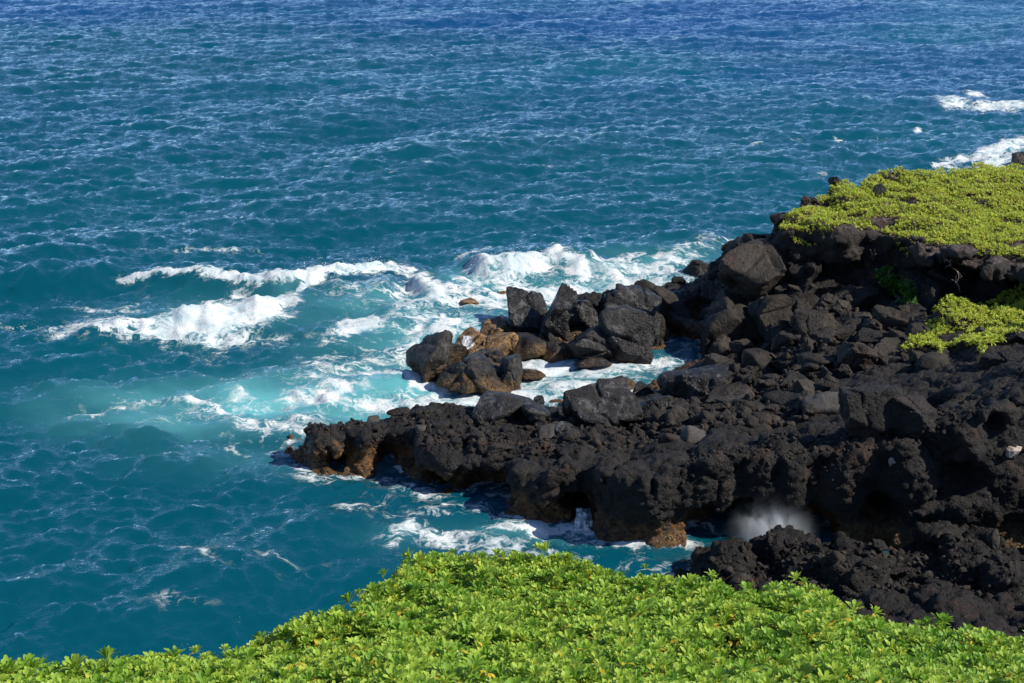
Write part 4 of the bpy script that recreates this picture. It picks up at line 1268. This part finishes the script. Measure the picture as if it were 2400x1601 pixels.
ORD = ['nearest', 'second nearest', 'third nearest', 'fourth nearest', 'fifth nearest', 'sixth nearest', 'seventh nearest', 'eighth nearest', 'ninth nearest', 'tenth nearest', 'eleventh nearest', 'twelfth nearest', 'thirteenth nearest', 'fourteenth nearest', 'fifteenth nearest', 'sixteenth nearest', 'seventeenth nearest', 'eighteenth nearest', 'nineteenth nearest', 'twentieth nearest', 'twenty-first nearest', 'twenty-second nearest']


def relabel(grp, key, what):
    """tell the small stones apart by the named rock they lie next to"""
    buckets = {}
    for o in COL.objects:
        if o.get('group') != grp:
            continue
        u, v, _ = project(o.location)
        a = min(ANCHORS[key], key=lambda q: (APX[q][0] - u) ** 2 + (APX[q][1] - v) ** 2)
        du, dv = u - APX[a][0], v - APX[a][1]
        side = ('right of' if du > 0 else 'left of') if abs(du) > abs(dv) else ('below' if dv > 0 else 'above')
        buckets.setdefault((a, side), []).append((math.hypot(du, dv), o))
    for (a, side), lst in buckets.items():
        lst.sort(key=lambda q: q[0])
        for i, (_, o) in enumerate(lst):
            o['label'] = '%s %s, %s %s the %s' % ('small' if max(o.scale) < 0.45 else 'mid-sized', what, ORD[min(i, len(ORD) - 1)], side, a)


relabel('smaller blocks of the heap', 'heap', 'brown block in the heap')
relabel('cobbles of the stone flat', 'flat', 'stone flat cobble')
relabel('small stones on the ledge', 'ledge', 'stone lying on the ledge')
relabel('stones on the gully floor', 'gully', 'dark gully floor stone')
relabel('clinker knobs on the headland rim', 'rim', 'black headland rim knob')

# ------------------------------------------------------------------ instancing of what nobody could count


def instanced(name, pts, rots, scls, idxs, coll, parent=None):
    me = bpy.data.meshes.new(name)
    me.vertices.add(len(pts)); me.vertices.foreach_set('co', np.asarray(pts, np.float32).ravel())
    for nm, typ, arr, key in (('rot', 'FLOAT_VECTOR', rots, 'vector'), ('scl', 'FLOAT_VECTOR', scls, 'vector'), ('pidx', 'INT', idxs, 'value')):
        a = me.attributes.new(nm, typ, 'POINT')
        a.data.foreach_set(key, np.asarray(arr, np.int32 if typ == 'INT' else np.float32).ravel())
    o = link(name, me, None, parent)
    ng = bpy.data.node_groups.new(name + '_scatter', 'GeometryNodeTree')
    ng.interface.new_socket('Geometry', in_out='INPUT', socket_type='NodeSocketGeometry')
    ng.interface.new_socket('Geometry', in_out='OUTPUT', socket_type='NodeSocketGeometry')
    N = ng.nodes; Lk = ng.links
    gi = N.new('NodeGroupInput'); go = N.new('NodeGroupOutput')
    iop = N.new('GeometryNodeInstanceOnPoints')
    ci = N.new('GeometryNodeCollectionInfo')
    ci.inputs['Collection'].default_value = coll
    ci.inputs['Separate Children'].default_value = True
    ci.inputs['Reset Children'].default_value = True
    iop.inputs['Pick Instance'].default_value = True

    def attr(nm, dt):
        a = N.new('GeometryNodeInputNamedAttribute'); a.data_type = dt
        a.inputs['Name'].default_value = nm
        return a.outputs[0]
    e2r = N.new('FunctionNodeEulerToRotation')
    Lk.new(attr('rot', 'FLOAT_VECTOR'), e2r.inputs[0])
    Lk.new(e2r.outputs[0], iop.inputs['Rotation'])
    Lk.new(attr('scl', 'FLOAT_VECTOR'), iop.inputs['Scale'])
    Lk.new(attr('pidx', 'INT'), iop.inputs['Instance Index'])
    Lk.new(gi.outputs[0], iop.inputs['Points'])
    Lk.new(ci.outputs[0], iop.inputs['Instance'])
    Lk.new(iop.outputs[0], go.inputs[0])
    md = o.modifiers.new('scatter', 'NODES'); md.node_group = ng
    return o


def proto_collection(name, objs):
    c = bpy.data.collections.new(name)
    for o in objs:
        c.objects.link(o)
    return c


# rubble: gravel and fist-sized stones between the blocks
rub_src = []
seen = set()
for o in list(COL.objects):
    if o.get('category') in ('stone', 'boulder', 'rock') and o.data and o.data.name not in seen and o.data.name.startswith('stone') and o.data.users > 1:
        seen.add(o.data.name); rub_src.append(o)
rub_src = sorted(rub_src, key=lambda q: len(q.data.vertices))[:10]
rcoll = proto_collection('rubble_kinds', rub_src)
rpts, rrot, rscl, ridx = [], [], [], []
for poly, z, n, s0, s1 in ((heap_poly, 1.8, 700, 0.08, 0.30), (flat_poly, 1.5, 900, 0.06, 0.24), (ledge_poly, 1.2, 1300, 0.04, 0.16), (gul_poly, 0.8, 700, 0.05, 0.2),
                           ([(1600, 1040), (1960, 1030), (2250, 1040), (2300, 1080), (2000, 1085), (1600, 1090)], 2.2, 700, 0.04, 0.15), ([(690, 985), (860, 985), (900, 1010), (720, 1020)], 0.8, 120, 0.05, 0.16)):
    P = np.array(plan(poly, z)); lo, hi = P.min(0), P.max(0)
    k = 0
    while k < n:
        x, y = RNG.uniform(lo, hi)
        if poly_sdf(P, np.array([x]), np.array([y]))[0] > 0:
            k += 0.2
            continue
        k += 1
        loc, no = drop(x, y)
        if loc is None or loc.z < -0.02 or (poly is heap_poly and loc.z > 3.0):
            continue
        s = s0 + (s1 - s0) * RNG.uniform() ** 2.5
        rpts.append((loc.x, loc.y, loc.z + 0.12 * s)); rrot.append(RNG.uniform(0, 6.28, 3)); rscl.append(s * RNG.uniform(0.7, 1.2, 3)); ridx.append(RNG.integers(len(rub_src)))
rub = instanced('rubble', rpts, rrot, rscl, ridx, rcoll)
tag(rub, 'loose dark lava gravel and small stones between the boulders', 'rubble', kind='stuff')

# ------------------------------------------------------------------ foliage


def rosette_mesh(name, seed, n_leaf, length, width, mat, segs=4, yellow=0.12, spread=0.0):
    rng = np.random.default_rng(seed)
    V, F, T = [], [], []
    for i in range(n_leaf):
        u = i / max(1, n_leaf - 1)
        az = i * 2.39996 + rng.normal() * 0.15
        tilt = math.radians(8 + spread + 58 * u ** 0.9 + rng.normal() * 7)     # from upright centre to spreading outside
        L = length * (0.62 + 0.42 * u) * rng.uniform(0.88, 1.12)
        Wd = width * (0.7 + 0.35 * u) * rng.uniform(0.9, 1.1)
        bend = 0.5 + rng.normal() * 0.25
        tone = rng.uniform(0.05, 0.7)
        if u > 0.7 and rng.uniform() < yellow:
            tone = 0.95; tilt += 0.5
        b0 = len(V)
        ca, sa = math.cos(az), math.sin(az)
        rad, z = 0.008, -0.03 * u
        a = tilt * 0.55
        for s in range(segs + 1):
            f = s / segs
            prof = [0.16, 0.48, 0.86, 1.0, 0.42][s] if segs == 4 else [0.2, 0.85, 0.55][s]
            w = Wd * 0.5 * prof
            cup = 0.22 * w
            tx, ty = -sa, ca
            nz = math.sin(a)
            V.append((ca * rad + tx * w - ca * cup * 0.5, sa * rad + ty * w - sa * cup * 0.5, z + cup * nz))
            V.append((ca * rad, sa * rad, z - cup * 0.3))
            V.append((ca * rad - tx * w - ca * cup * 0.5, sa * rad - ty * w - sa * cup * 0.5, z + cup * nz))
            T += [tone] * 3
            a += tilt * 0.45 / segs * 1.6 + bend * 0.28 / segs
            rad += L / segs * math.sin(a); z += L / segs * math.cos(a)
        for s in range(segs):
            p = b0 + s * 3
            F.append((p, p + 1, p + 4, p + 3)); F.append((p + 1, p + 2, p + 5, p + 4))
    me = mesh_from(name, V, F)
    a = me.attributes.new('tone', 'FLOAT', 'POINT'); a.data.foreach_set('value', np.array(T, np.float32))
    me.materials.append(mat)
    return me


def lean_rot(nx, ny, amount, rng):
    """euler that leans a rosette outwards along (nx, ny) with some scatter"""
    v = Vector((nx * amount + rng.normal() * 0.22, ny * amount + rng.normal() * 0.22, 1.0)).normalized()
    q = v.to_track_quat('Z', 'Y') @ Euler((0, 0, rng.uniform(0, 6.28))).to_quaternion()
    return tuple(q.to_euler())


def shrub_root(name, loc, label):
    o = bpy.data.objects.new(name, None); COL.objects.link(o)
    o.location = loc
    o.empty_display_size = 0.3
    return tag(o, label, 'shrub')


# foreground shrub
fg_root = shrub_root('naupaka_shrub', (0, 11, 8.0), 'bright green broad-leaved shrub filling the foreground along the bottom of the picture')
fg_meshes = [rosette_mesh('leaf_rosette', 300 + k, 15 + k % 4, 0.076 + 0.006 * (k % 3), 0.028, M['leaf']) for k in range(7)]
rng = np.random.default_rng(77)
sp = 0.070
px_, py_ = np.meshgrid(np.arange(-8.5, 10.0, sp), np.arange(6.4, 16.6, sp), indexing='ij')
px_ = px_ + rng.uniform(-0.5, 0.5, px_.shape) * sp; py_ = py_ + rng.uniform(-0.5, 0.5, py_.shape) * sp
px_, py_ = px_.ravel(), py_.ravel()
eY = np.interp(px_, EX, EY)
keep = py_ < eY + 0.25 + 0.25 * fbm(px_ * 1.3, px_ * 0, px_ * 0, 2, 301)
px_, py_ = px_[keep], py_[keep]


def bush_top(x, y):
    lump = 0.26 * fbm(x * 0.75, y * 0.75, x * 0, 3, 303) + 0.16 * fbm(x * 2.1, y * 2.1, x * 0, 2, 305)
    return fg_height(x, y) + 0.36 + lump


pz_ = bush_top(px_, py_)
e = 0.12
gxn = -(bush_top(px_ + e, py_) - bush_top(px_ - e, py_)) / (2 * e)
gyn = -(bush_top(px_, py_ + e) - bush_top(px_, py_ - e)) / (2 * e)
deep = rng.uniform(size=len(px_)) ** 3 * 0.12
# a lower layer of rosettes near the edge so that nothing shows through
near_edge = np.abs(py_ - np.interp(px_, EX, EY) + 0.5) < 1.3
low = np.nonzero(near_edge)[0]
px_ = np.r_[px_, px_[low] + rng.uniform(-0.04, 0.04, len(low))]; py_ = np.r_[py_, py_[low] + rng.uniform(-0.04, 0.04, len(low))]
pz_ = np.r_[pz_, pz_[low]]; gxn = np.r_[gxn, gxn[low]]; gyn = np.r_[gyn, gyn[low]]; deep = np.r_[deep, rng.uniform(0.12, 0.24, len(low))]
pz_ = pz_ - deep + (rng.uniform(size=len(px_)) < 0.06) * (px_ > -3.0) * rng.uniform(0.04, 0.14, len(px_))
scl = rng.uniform(0.65, 1.3, len(px_))
rots = [lean_rot(gxn[i] * 0.5, gyn[i] * 0.5 - 0.12, 1.0, rng) for i in range(len(px_))]
pidx = rng.integers(0, len(fg_meshes), len(px_))
# the nearest rosettes in the picture are objects of their own, the rest one mass
order = []
for i in range(len(px_)):
    u, v, zc = project(Vector((px_[i], py_[i], pz_[i])))
    if 20 < u < 2380 and v < 1590 and deep[i] < 0.05:
        order.append((zc, i))
order.sort()
own = [i for _, i in order[:300]]
own_set = set(own)
own_objs = []
inv = fg_root.location
for i in own:
    o = link('leaf_rosette', fg_meshes[pidx[i]], None, fg_root)
    o.location = (px_[i] - inv.x, py_[i] - inv.y, pz_[i] - inv.z)
    o.rotation_euler = rots[i]
    o.scale = (scl[i],) * 3
    own_objs.append(o)
first = []
for k in range(len(fg_meshes)):
    first.append(next(o for o in own_objs if o.data is fg_meshes[k]))
names = sorted((o.name, o) for o in first)
lcoll = proto_collection('rosette_kinds', [o for _, o in names])
remap = {fg_meshes.index(o.data): j for j, (_, o) in enumerate(names)}
rest = [i for i in range(len(px_)) if i not in own_set]
pp = np.c_[px_, py_, pz_][rest] - np.array(inv)
mass = instanced('foliage', pp, np.array(rots)[rest], np.repeat(scl[rest][:, None], 3, 1), [remap[pidx[i]] for i in rest], lcoll, fg_root)
mass['kind'] = 'stuff'


def mat_shrub(root, pts, mat, seed, n_proto=5, size=0.085, twigs=True, lean=0.35):
    """a low leafy mat: one shrub whose leaf clusters are one mass"""
    rng = np.random.default_rng(seed)
    mes = [rosette_mesh('leaf_cluster', seed + 11 * k, 10, size, size * 0.50, mat, segs=2, yellow=0.3, spread=18.0) for k in range(n_proto)]
    pts = np.array(pts)
    base = np.array(root.location)
    objs = []
    for k in range(n_proto):
        o = link('leaf_cluster', mes[k], None, root)
        o.location = Vector(pts[k * 7 % len(pts)] - base)
        o.rotation_euler = lean_rot(0, -0.1, 1, rng)
        objs.append(o)
    objs.sort(key=lambda q: q.name)
    coll = proto_collection(root.name + '_kinds', objs)
    n = len(pts)
    o = instanced('foliage', pts - base, [lean_rot(0, -0.15, lean, rng) for _ in range(n)], np.repeat(rng.uniform(0.7, 1.35, n)[:, None], 3, 1), rng.integers(0, n_proto, n), coll, root)
    o['kind'] = 'stuff'
    return o


# green mat on the headland
rng = np.random.default_rng(88)
sp = 0.105
ax_, ay_ = np.meshgrid(np.arange(6, 26, sp), np.arange(35.5, 53, sp), indexing='ij')
ax_ = (ax_ + rng.uniform(-.5, .5, ax_.shape) * sp).ravel(); ay_ = (ay_ + rng.uniform(-.5, .5, ay_.shape) * sp).ravel()
dP = poly_sdf(PD, ax_, ay_)
bare = fbm(ax_ * 0.55, ay_ * 0.8, ax_ * 0, 4, 401)
seaward = poly_sdf([tuple(at(x, y, 3.9).xy) for x, y in [(1830, 520), (1850, 500), (1960, 452), (2060, 425), (2160, 412), (2700, 392), (3100, 390), (2750, 665), (2420, 612), (2300, 594), (2240, 580), (2150, 570), (2105, 550), (2060, 528), (1950, 540), (1870, 535)]], ax_, ay_)
keep = (dP < -0.05) & (seaward + 0.30 * fbm(ax_ * 1.1, ay_ * 1.1, ax_ * 0, 3, 403) < 0) & (bare < 0.22 + 0.12 * vnoise(ax_ * 3, ay_ * 3, ax_ * 0, 405)) & (vnoise(ax_ * 1.9, ay_ * 1.9, ax_ * 0, 409) < 0.60) & (ax_ < 24.5)
ax_, ay_ = ax_[keep], ay_[keep]
hp = []
for x, y in zip(ax_, ay_):
    loc, no = drop(x, y)
    if loc is None or loc.z < 3.2:
        if y < 42 and x > 11:
            hp.append((x, y, 3.72 - 0.45 * float(rng.uniform())))
        continue
    hp.append((x, y, loc.z + 0.04 + 0.22 * max(0.0, 0.45 + 1.0 * float(vnoise(x * 1.5, y * 1.5, 0.0, 407)))))
head_root = shrub_root('naupaka_mat', (15, 44, 4.0), 'yellow green leafy mat covering the flat top of the headland')
mat_shrub(head_root, hp, M['leaf_mat'], 900)

# green patch right of the boulder heap
patch_px = [(2118, 795), (2150, 765), (2185, 745), (2232, 735), (2240, 700), (2262, 725), (2330, 716), (2400, 695), (2520, 690), (2520, 815), (2420, 815), (2345, 828), (2300, 866), (2292, 840), (2262, 822), (2215, 800), (2205, 830), (2190, 800), (2150, 795)]
PP = plan(patch_px, 2.65)
P = np.array(PP); lo, hi = P.min(0), P.max(0)
sp = 0.10
ax_, ay_ = np.meshgrid(np.arange(lo[0], hi[0], sp), np.arange(lo[1], hi[1], sp), indexing='ij')
ax_ = (ax_ + rng.uniform(-.5, .5, ax_.shape) * sp).ravel(); ay_ = (ay_ + rng.uniform(-.5, .5, ay_.shape) * sp).ravel()
keep = poly_sdf(PP, ax_, ay_) + 0.25 * fbm(ax_ * 1.5, ay_ * 1.5, ax_ * 0, 3, 411) < 0.03
ax_, ay_ = ax_[keep], ay_[keep]
hp = []
for x, y in zip(ax_, ay_):
    loc, no = drop(x, y)
    if loc is None or loc.z > 3.35:
        loc = Vector((x, y, float(H_shore(np.array([x]), np.array([y]))[0])))
    hp.append((x, y, loc.z + 0.12 + 0.25 * max(0.0, 0.5 + 0.9 * float(vnoise(x * 1.2, y * 1.2, 0.0, 413)))))
patch_root = shrub_root('naupaka_mat', (11.5, 36, 2.6), 'bright green leafy patch spilling over boulders at the right picture edge')
mat_shrub(patch_root, hp, M['leaf_mat'], 950)

# shaded bush in the recess
hp = []
for k in range(170):
    t_ = rng.uniform()
    bx_, by_ = 2075 + 55 * t_ + rng.normal() * 13, 640 + 55 * t_ + rng.normal() * 12
    l, no, ok = hit(bx_, by_)
    q = l - ray(bx_, by_) * rng.uniform(0.05, 0.45)
    hp.append((q.x, q.y, q.z))
bush_root = shrub_root('small_bush', tuple(np.mean(hp, 0)), 'small deep green bush in the shade at the foot of the headland cliff')
mat_shrub(bush_root, hp, M['leaf_shade'], 990, size=0.095, lean=0.6)

# ------------------------------------------------------------------ dead branches hanging from the headland rim


def tube(paths, r0, r1):
    V, F = [], []
    for pts, a, b in paths:
        n = len(pts)
        base = len(V)
        for i, p in enumerate(pts):
            t = (pts[min(i + 1, n - 1)] - pts[max(i - 1, 0)]).normalized()
            u = t.orthogonal().normalized(); w = t.cross(u)
            r = (a + (b - a) * i / (n - 1))
            for k in range(5):
                an = k * 2 * math.pi / 5
                V.append(tuple(p + u * (r * math.cos(an)) + w * (r * math.sin(an))))
        for i in range(n - 1):
            for k in range(5):
                F.append((base + i * 5 + k, base + i * 5 + (k + 1) % 5, base + (i + 1) * 5 + (k + 1) % 5, base + (i + 1) * 5 + k))
    return V, F


def branch(name, label, strokes, anchor, toward, seed):
    rg = np.random.default_rng(seed)
    l, no, ok = hit(*anchor)
    dep = (l - Vector((0, 0, CAM_H))).dot(FWD) - toward
    root = None
    for si, (pts, r) in enumerate(strokes):
        P3 = []
        for i, (x, y) in enumerate(pts):
            P3.append(Vector((0, 0, CAM_H)) + ray(x, y) * (dep + rg.normal() * 0.05))
        fine = []
        for i in range(len(P3) - 1):
            for f in (0, 0.5):
                fine.append(P3[i].lerp(P3[i + 1], f) + Vector(rg.normal(size=3) * 0.012))
        fine.append(P3[-1])
        if root is None:
            root = bpy.data.objects.new(name, None); COL.objects.link(root)
            root.location = fine[0]
            tag(root, label, 'branch', 'dead branches under the headland rim')
        V, F = tube([([p - root.location for p in fine], r, r * 0.5)], r, r)
        link('twig', mesh_from('twig', V, F), M['twig'], root)
    return root


branch('dead_branch', 'bare forked grey branch hanging under the headland rim above the green patch',
       [([(2214, 608), (2226, 614), (2232, 628), (2246, 636), (2247, 650), (2242, 664), (2250, 680), (2254, 686)], 0.016), ([(2226, 612), (2219, 609), (2213, 616)], 0.010), ([(2228, 620), (2218, 624), (2217, 630)], 0.009),
        ([(2246, 636), (2251, 644), (2256, 648)], 0.009), ([(2247, 645), (2252, 652), (2254, 656)], 0.008), ([(2242, 662), (2236, 656), (2230, 655)], 0.010), ([(2246, 640), (2240, 650), (2243, 660)], 0.008), ([(2224, 611), (2230, 607), (2231, 614)], 0.008)], (2214, 600), 0.15, 5)
branch('dead_branch', 'tangle of pale dead twigs hanging at the right picture edge under the rim',
       [([(2385, 612), (2392, 622), (2398, 634), (2396, 652), (2392, 668), (2394, 690)], 0.013), ([(2378, 610), (2386, 616), (2396, 612)], 0.009), ([(2372, 618), (2384, 622), (2394, 630)], 0.008), ([(2400, 612), (2394, 622), (2390, 630)], 0.008)], (2386, 605), 0.12, 6)
branch('dead_branch', 'tiny upright bare twig on the boulders left of the shaded bush',
       [([(2046, 608), (2044, 598), (2043, 588), (2040, 584)], 0.008), ([(2044, 598), (2049, 590), (2050, 583)], 0.006), ([(2045, 604), (2040, 598)], 0.006)], (2046, 610), 0.05, 7)

# ------------------------------------------------------------------ running water, spray and mist
def foam_mat(name):
    m = bpy.data.materials.new(name)
    t = NT(m)
    pos = t.n('ShaderNodeNewGeometry').outputs['Position']
    n = t.noise(t.vec(pos, (7, 7, 1.2)), 1.0, 5, 0.6, 0.3)
    b = t.n('ShaderNodeBsdfPrincipled')
    t.set(b.inputs['Base Color'], t.mix(t.ramp(n, 0.40, 0.60), C(0.20, 0.24, 0.26), C(0.75, 0.77, 0.78)))
    b.inputs['Roughness'].default_value = 0.35
    t.set(b.inputs['Alpha'], t.ramp(n, 0.34, 0.50, 0.25, 1.0))
    t.set(b.inputs['Normal'], t.bump(n, 0.5, 0.05))
    t.out(b.outputs[0])
    return m


M['foam'] = foam_mat('running_water')


def trickle(name, label, x0_, x1_, y0_, y1_, spread, out, seed):
    rg = np.random.default_rng(seed)
    nu, nv = 12, 14
    base, no, ok = hit((x0_ + x1_) / 2, y1_)
    dep = (base - Vector((0, 0, CAM_H))).dot(FWD)
    c0 = base
    V = []
    for j in range(nv):
        v = j / (nv - 1)
        for i in range(nu):
            u = i / (nu - 1) - 0.5
            px = (x0_ + x1_) / 2 + u * (x1_ - x0_) * (1 + spread * v)
            py = y0_ + (y1_ - y0_) * v
            p = Vector((0, 0, CAM_H)) + ray(px, py) * (dep + out * (1 - v) ** 1.5 - 0.05 * math.cos(u * 3) + 0.03 * rg.normal())
            V.append(tuple(p - c0))
    ii = np.arange(nu * nv).reshape(nv, nu)
    F = np.stack([ii[:-1, :-1], ii[:-1, 1:], ii[1:, 1:], ii[1:, :-1]], -1).reshape(-1, 4)
    o = link(name, mesh_from(name, V, F), M['foam'])
    o.location = c0
    m = o.modifiers.new('thick', 'SOLIDIFY'); m.thickness = 0.03
    return tag(o, label, 'running water', 'water running off the rocks')


trickle('water_trickle', 'narrow stream of white water pouring from a notch in the ledge front', 1352, 1384, 1192, 1250, 0.5, 0.30, 3)
rock = next(o for o in COL.objects if o.get('label', '').startswith('golden flat topped rock'))
rv = np.array([v.co[:] for v in rock.data.vertices]) + np.array(rock.location)
RB = BVHTree.FromPolygons(rv.tolist(), [tuple(p.vertices) for p in rock.data.polygons])
V = []
nu, nv = 10, 14
cam_o = Vector((0, 0, CAM_H))
last = None
for j in range(nv):
    for i in range(nu):
        d_ = ray(1084 + 26 * i / (nu - 1) + 2.5 * math.sin(j * 0.9 + i), 788 + 36 * j / (nv - 1)).normalized()
        l_, n_, _, _ = RB.ray_cast(cam_o, d_, 200)
        if l_ is None:
            l_ = cam_o + d_ * ((last - cam_o).length if last else 40.0)
            n_ = -d_
        last = l_
        V.append(tuple(l_ + n_ * 0.012 - Vector(rock.location)))
ii = np.arange(nu * nv).reshape(nv, nu)
F = np.stack([ii[:-1, :-1], ii[:-1, 1:], ii[1:, 1:], ii[1:, :-1]], -1).reshape(-1, 4)
o = link('water_trickle', mesh_from('water_trickle', V, F), M['foam'])
o.location = rock.location
tag(o, 'thin sheet of water trickling over the golden flat topped rock', 'running water', 'water running off the rocks')

# spray thrown up by the breaking crests
oct_v = np.array([[1, 0, 0], [-1, 0, 0], [0, 1, 0], [0, -1, 0], [0, 0, 1], [0, 0, -1]], float)
oct_f = np.array([[0, 2, 4], [2, 1, 4], [1, 3, 4], [3, 0, 4], [2, 0, 5], [1, 2, 5], [3, 1, 5], [0, 3, 5]])
SVs, SFs = [], []
rg = np.random.default_rng(55)
for (ax0, ay0, ax1, ay1, n, up) in ((715, 674, 760, 660, 350, 0.55), (760, 660, 900, 636, 450, 0.35), (1110, 645, 1240, 628, 400, 0.4), (1235, 628, 1310, 620, 300, 0.35), (725, 945, 790, 920, 120, 0.25), (2300, 380, 2400, 340, 150, 0.6)):
    for k in range(n * 2):
        t_ = rg.uniform()
        p = at(ax0 + (ax1 - ax0) * t_ + rg.normal() * 5, ay0 + (ay1 - ay0) * t_ + rg.normal() * 3)
        z = 0.30 + abs(rg.normal()) * up * 0.7 * (0.5 + 0.5 * math.sin(t_ * 17 + k % 3))
        s = 0.004 + 0.012 * rg.uniform() ** 3
        SFs.append(oct_f + 6 * len(SVs))
        SVs.append(oct_v * s * rg.uniform(0.7, 1.4, 3) + np.array([p.x, p.y, z]))
spray_mat = plain_mat('spray_white', (0.72, 0.75, 0.76), (0.8, 0.82, 0.83), bump=0.0)
spray = link('sea_spray', mesh_from('sea_spray', np.concatenate(SVs), np.concatenate(SFs), False), spray_mat)
tag(spray, 'fine white spray flying off the breaking wave crests', 'spray', kind='stuff')

# mist in the sea cave
mist_c = at(1806, 1262, 0.36) + Vector((0, -0.35, 0)) + Vector((0.05, 0.55, 0.0))
V, Fc = ICO2
mist = link('sea_mist', mesh_from('sea_mist', V, Fc))
mist.location = mist_c
mist.scale = (1.35, 0.75, 1.35)
mm = bpy.data.materials.new('sea_mist')
t = NT(mm)
oc = t.n('ShaderNodeTexCoord').outputs['Object']
ln = t.n('ShaderNodeVectorMath', {'operation': 'LENGTH'}, _0=oc).outputs['Value']
oz = t.n('ShaderNodeSeparateXYZ', None, Vector=oc).outputs[2]
fall = t.math('MULTIPLY', t.math('MULTIPLY', t.math('EXPONENT', t.math('MULTIPLY', t.math('MULTIPLY', ln, ln), -7.5)), t.ramp(ln, 0.4, 1.0, 1.0, 0.0)), t.ramp(oz, -0.6, 0.9, 1.2, 0.2))
mz = t.noise(t.vec(oc, (2.6, 2.0, 1.7)), 1.0, 5, 0.62, 1.2)
den = t.math('MULTIPLY', t.math('MULTIPLY', fall, t.ramp(mz, 0.40, 0.66, 0.05, 1.4)), 13.0)
pv = t.n('ShaderNodeVolumePrincipled')
pv.inputs['Color'].default_value = (0.86, 0.93, 1.0, 1)
t.set(pv.inputs['Density'], den)
t.out(pv.outputs[0], vol=True)
mist.data.materials.append(mm)
tag(mist, 'pale mist of sea spray drifting in the cave mouth', 'mist', kind='stuff')
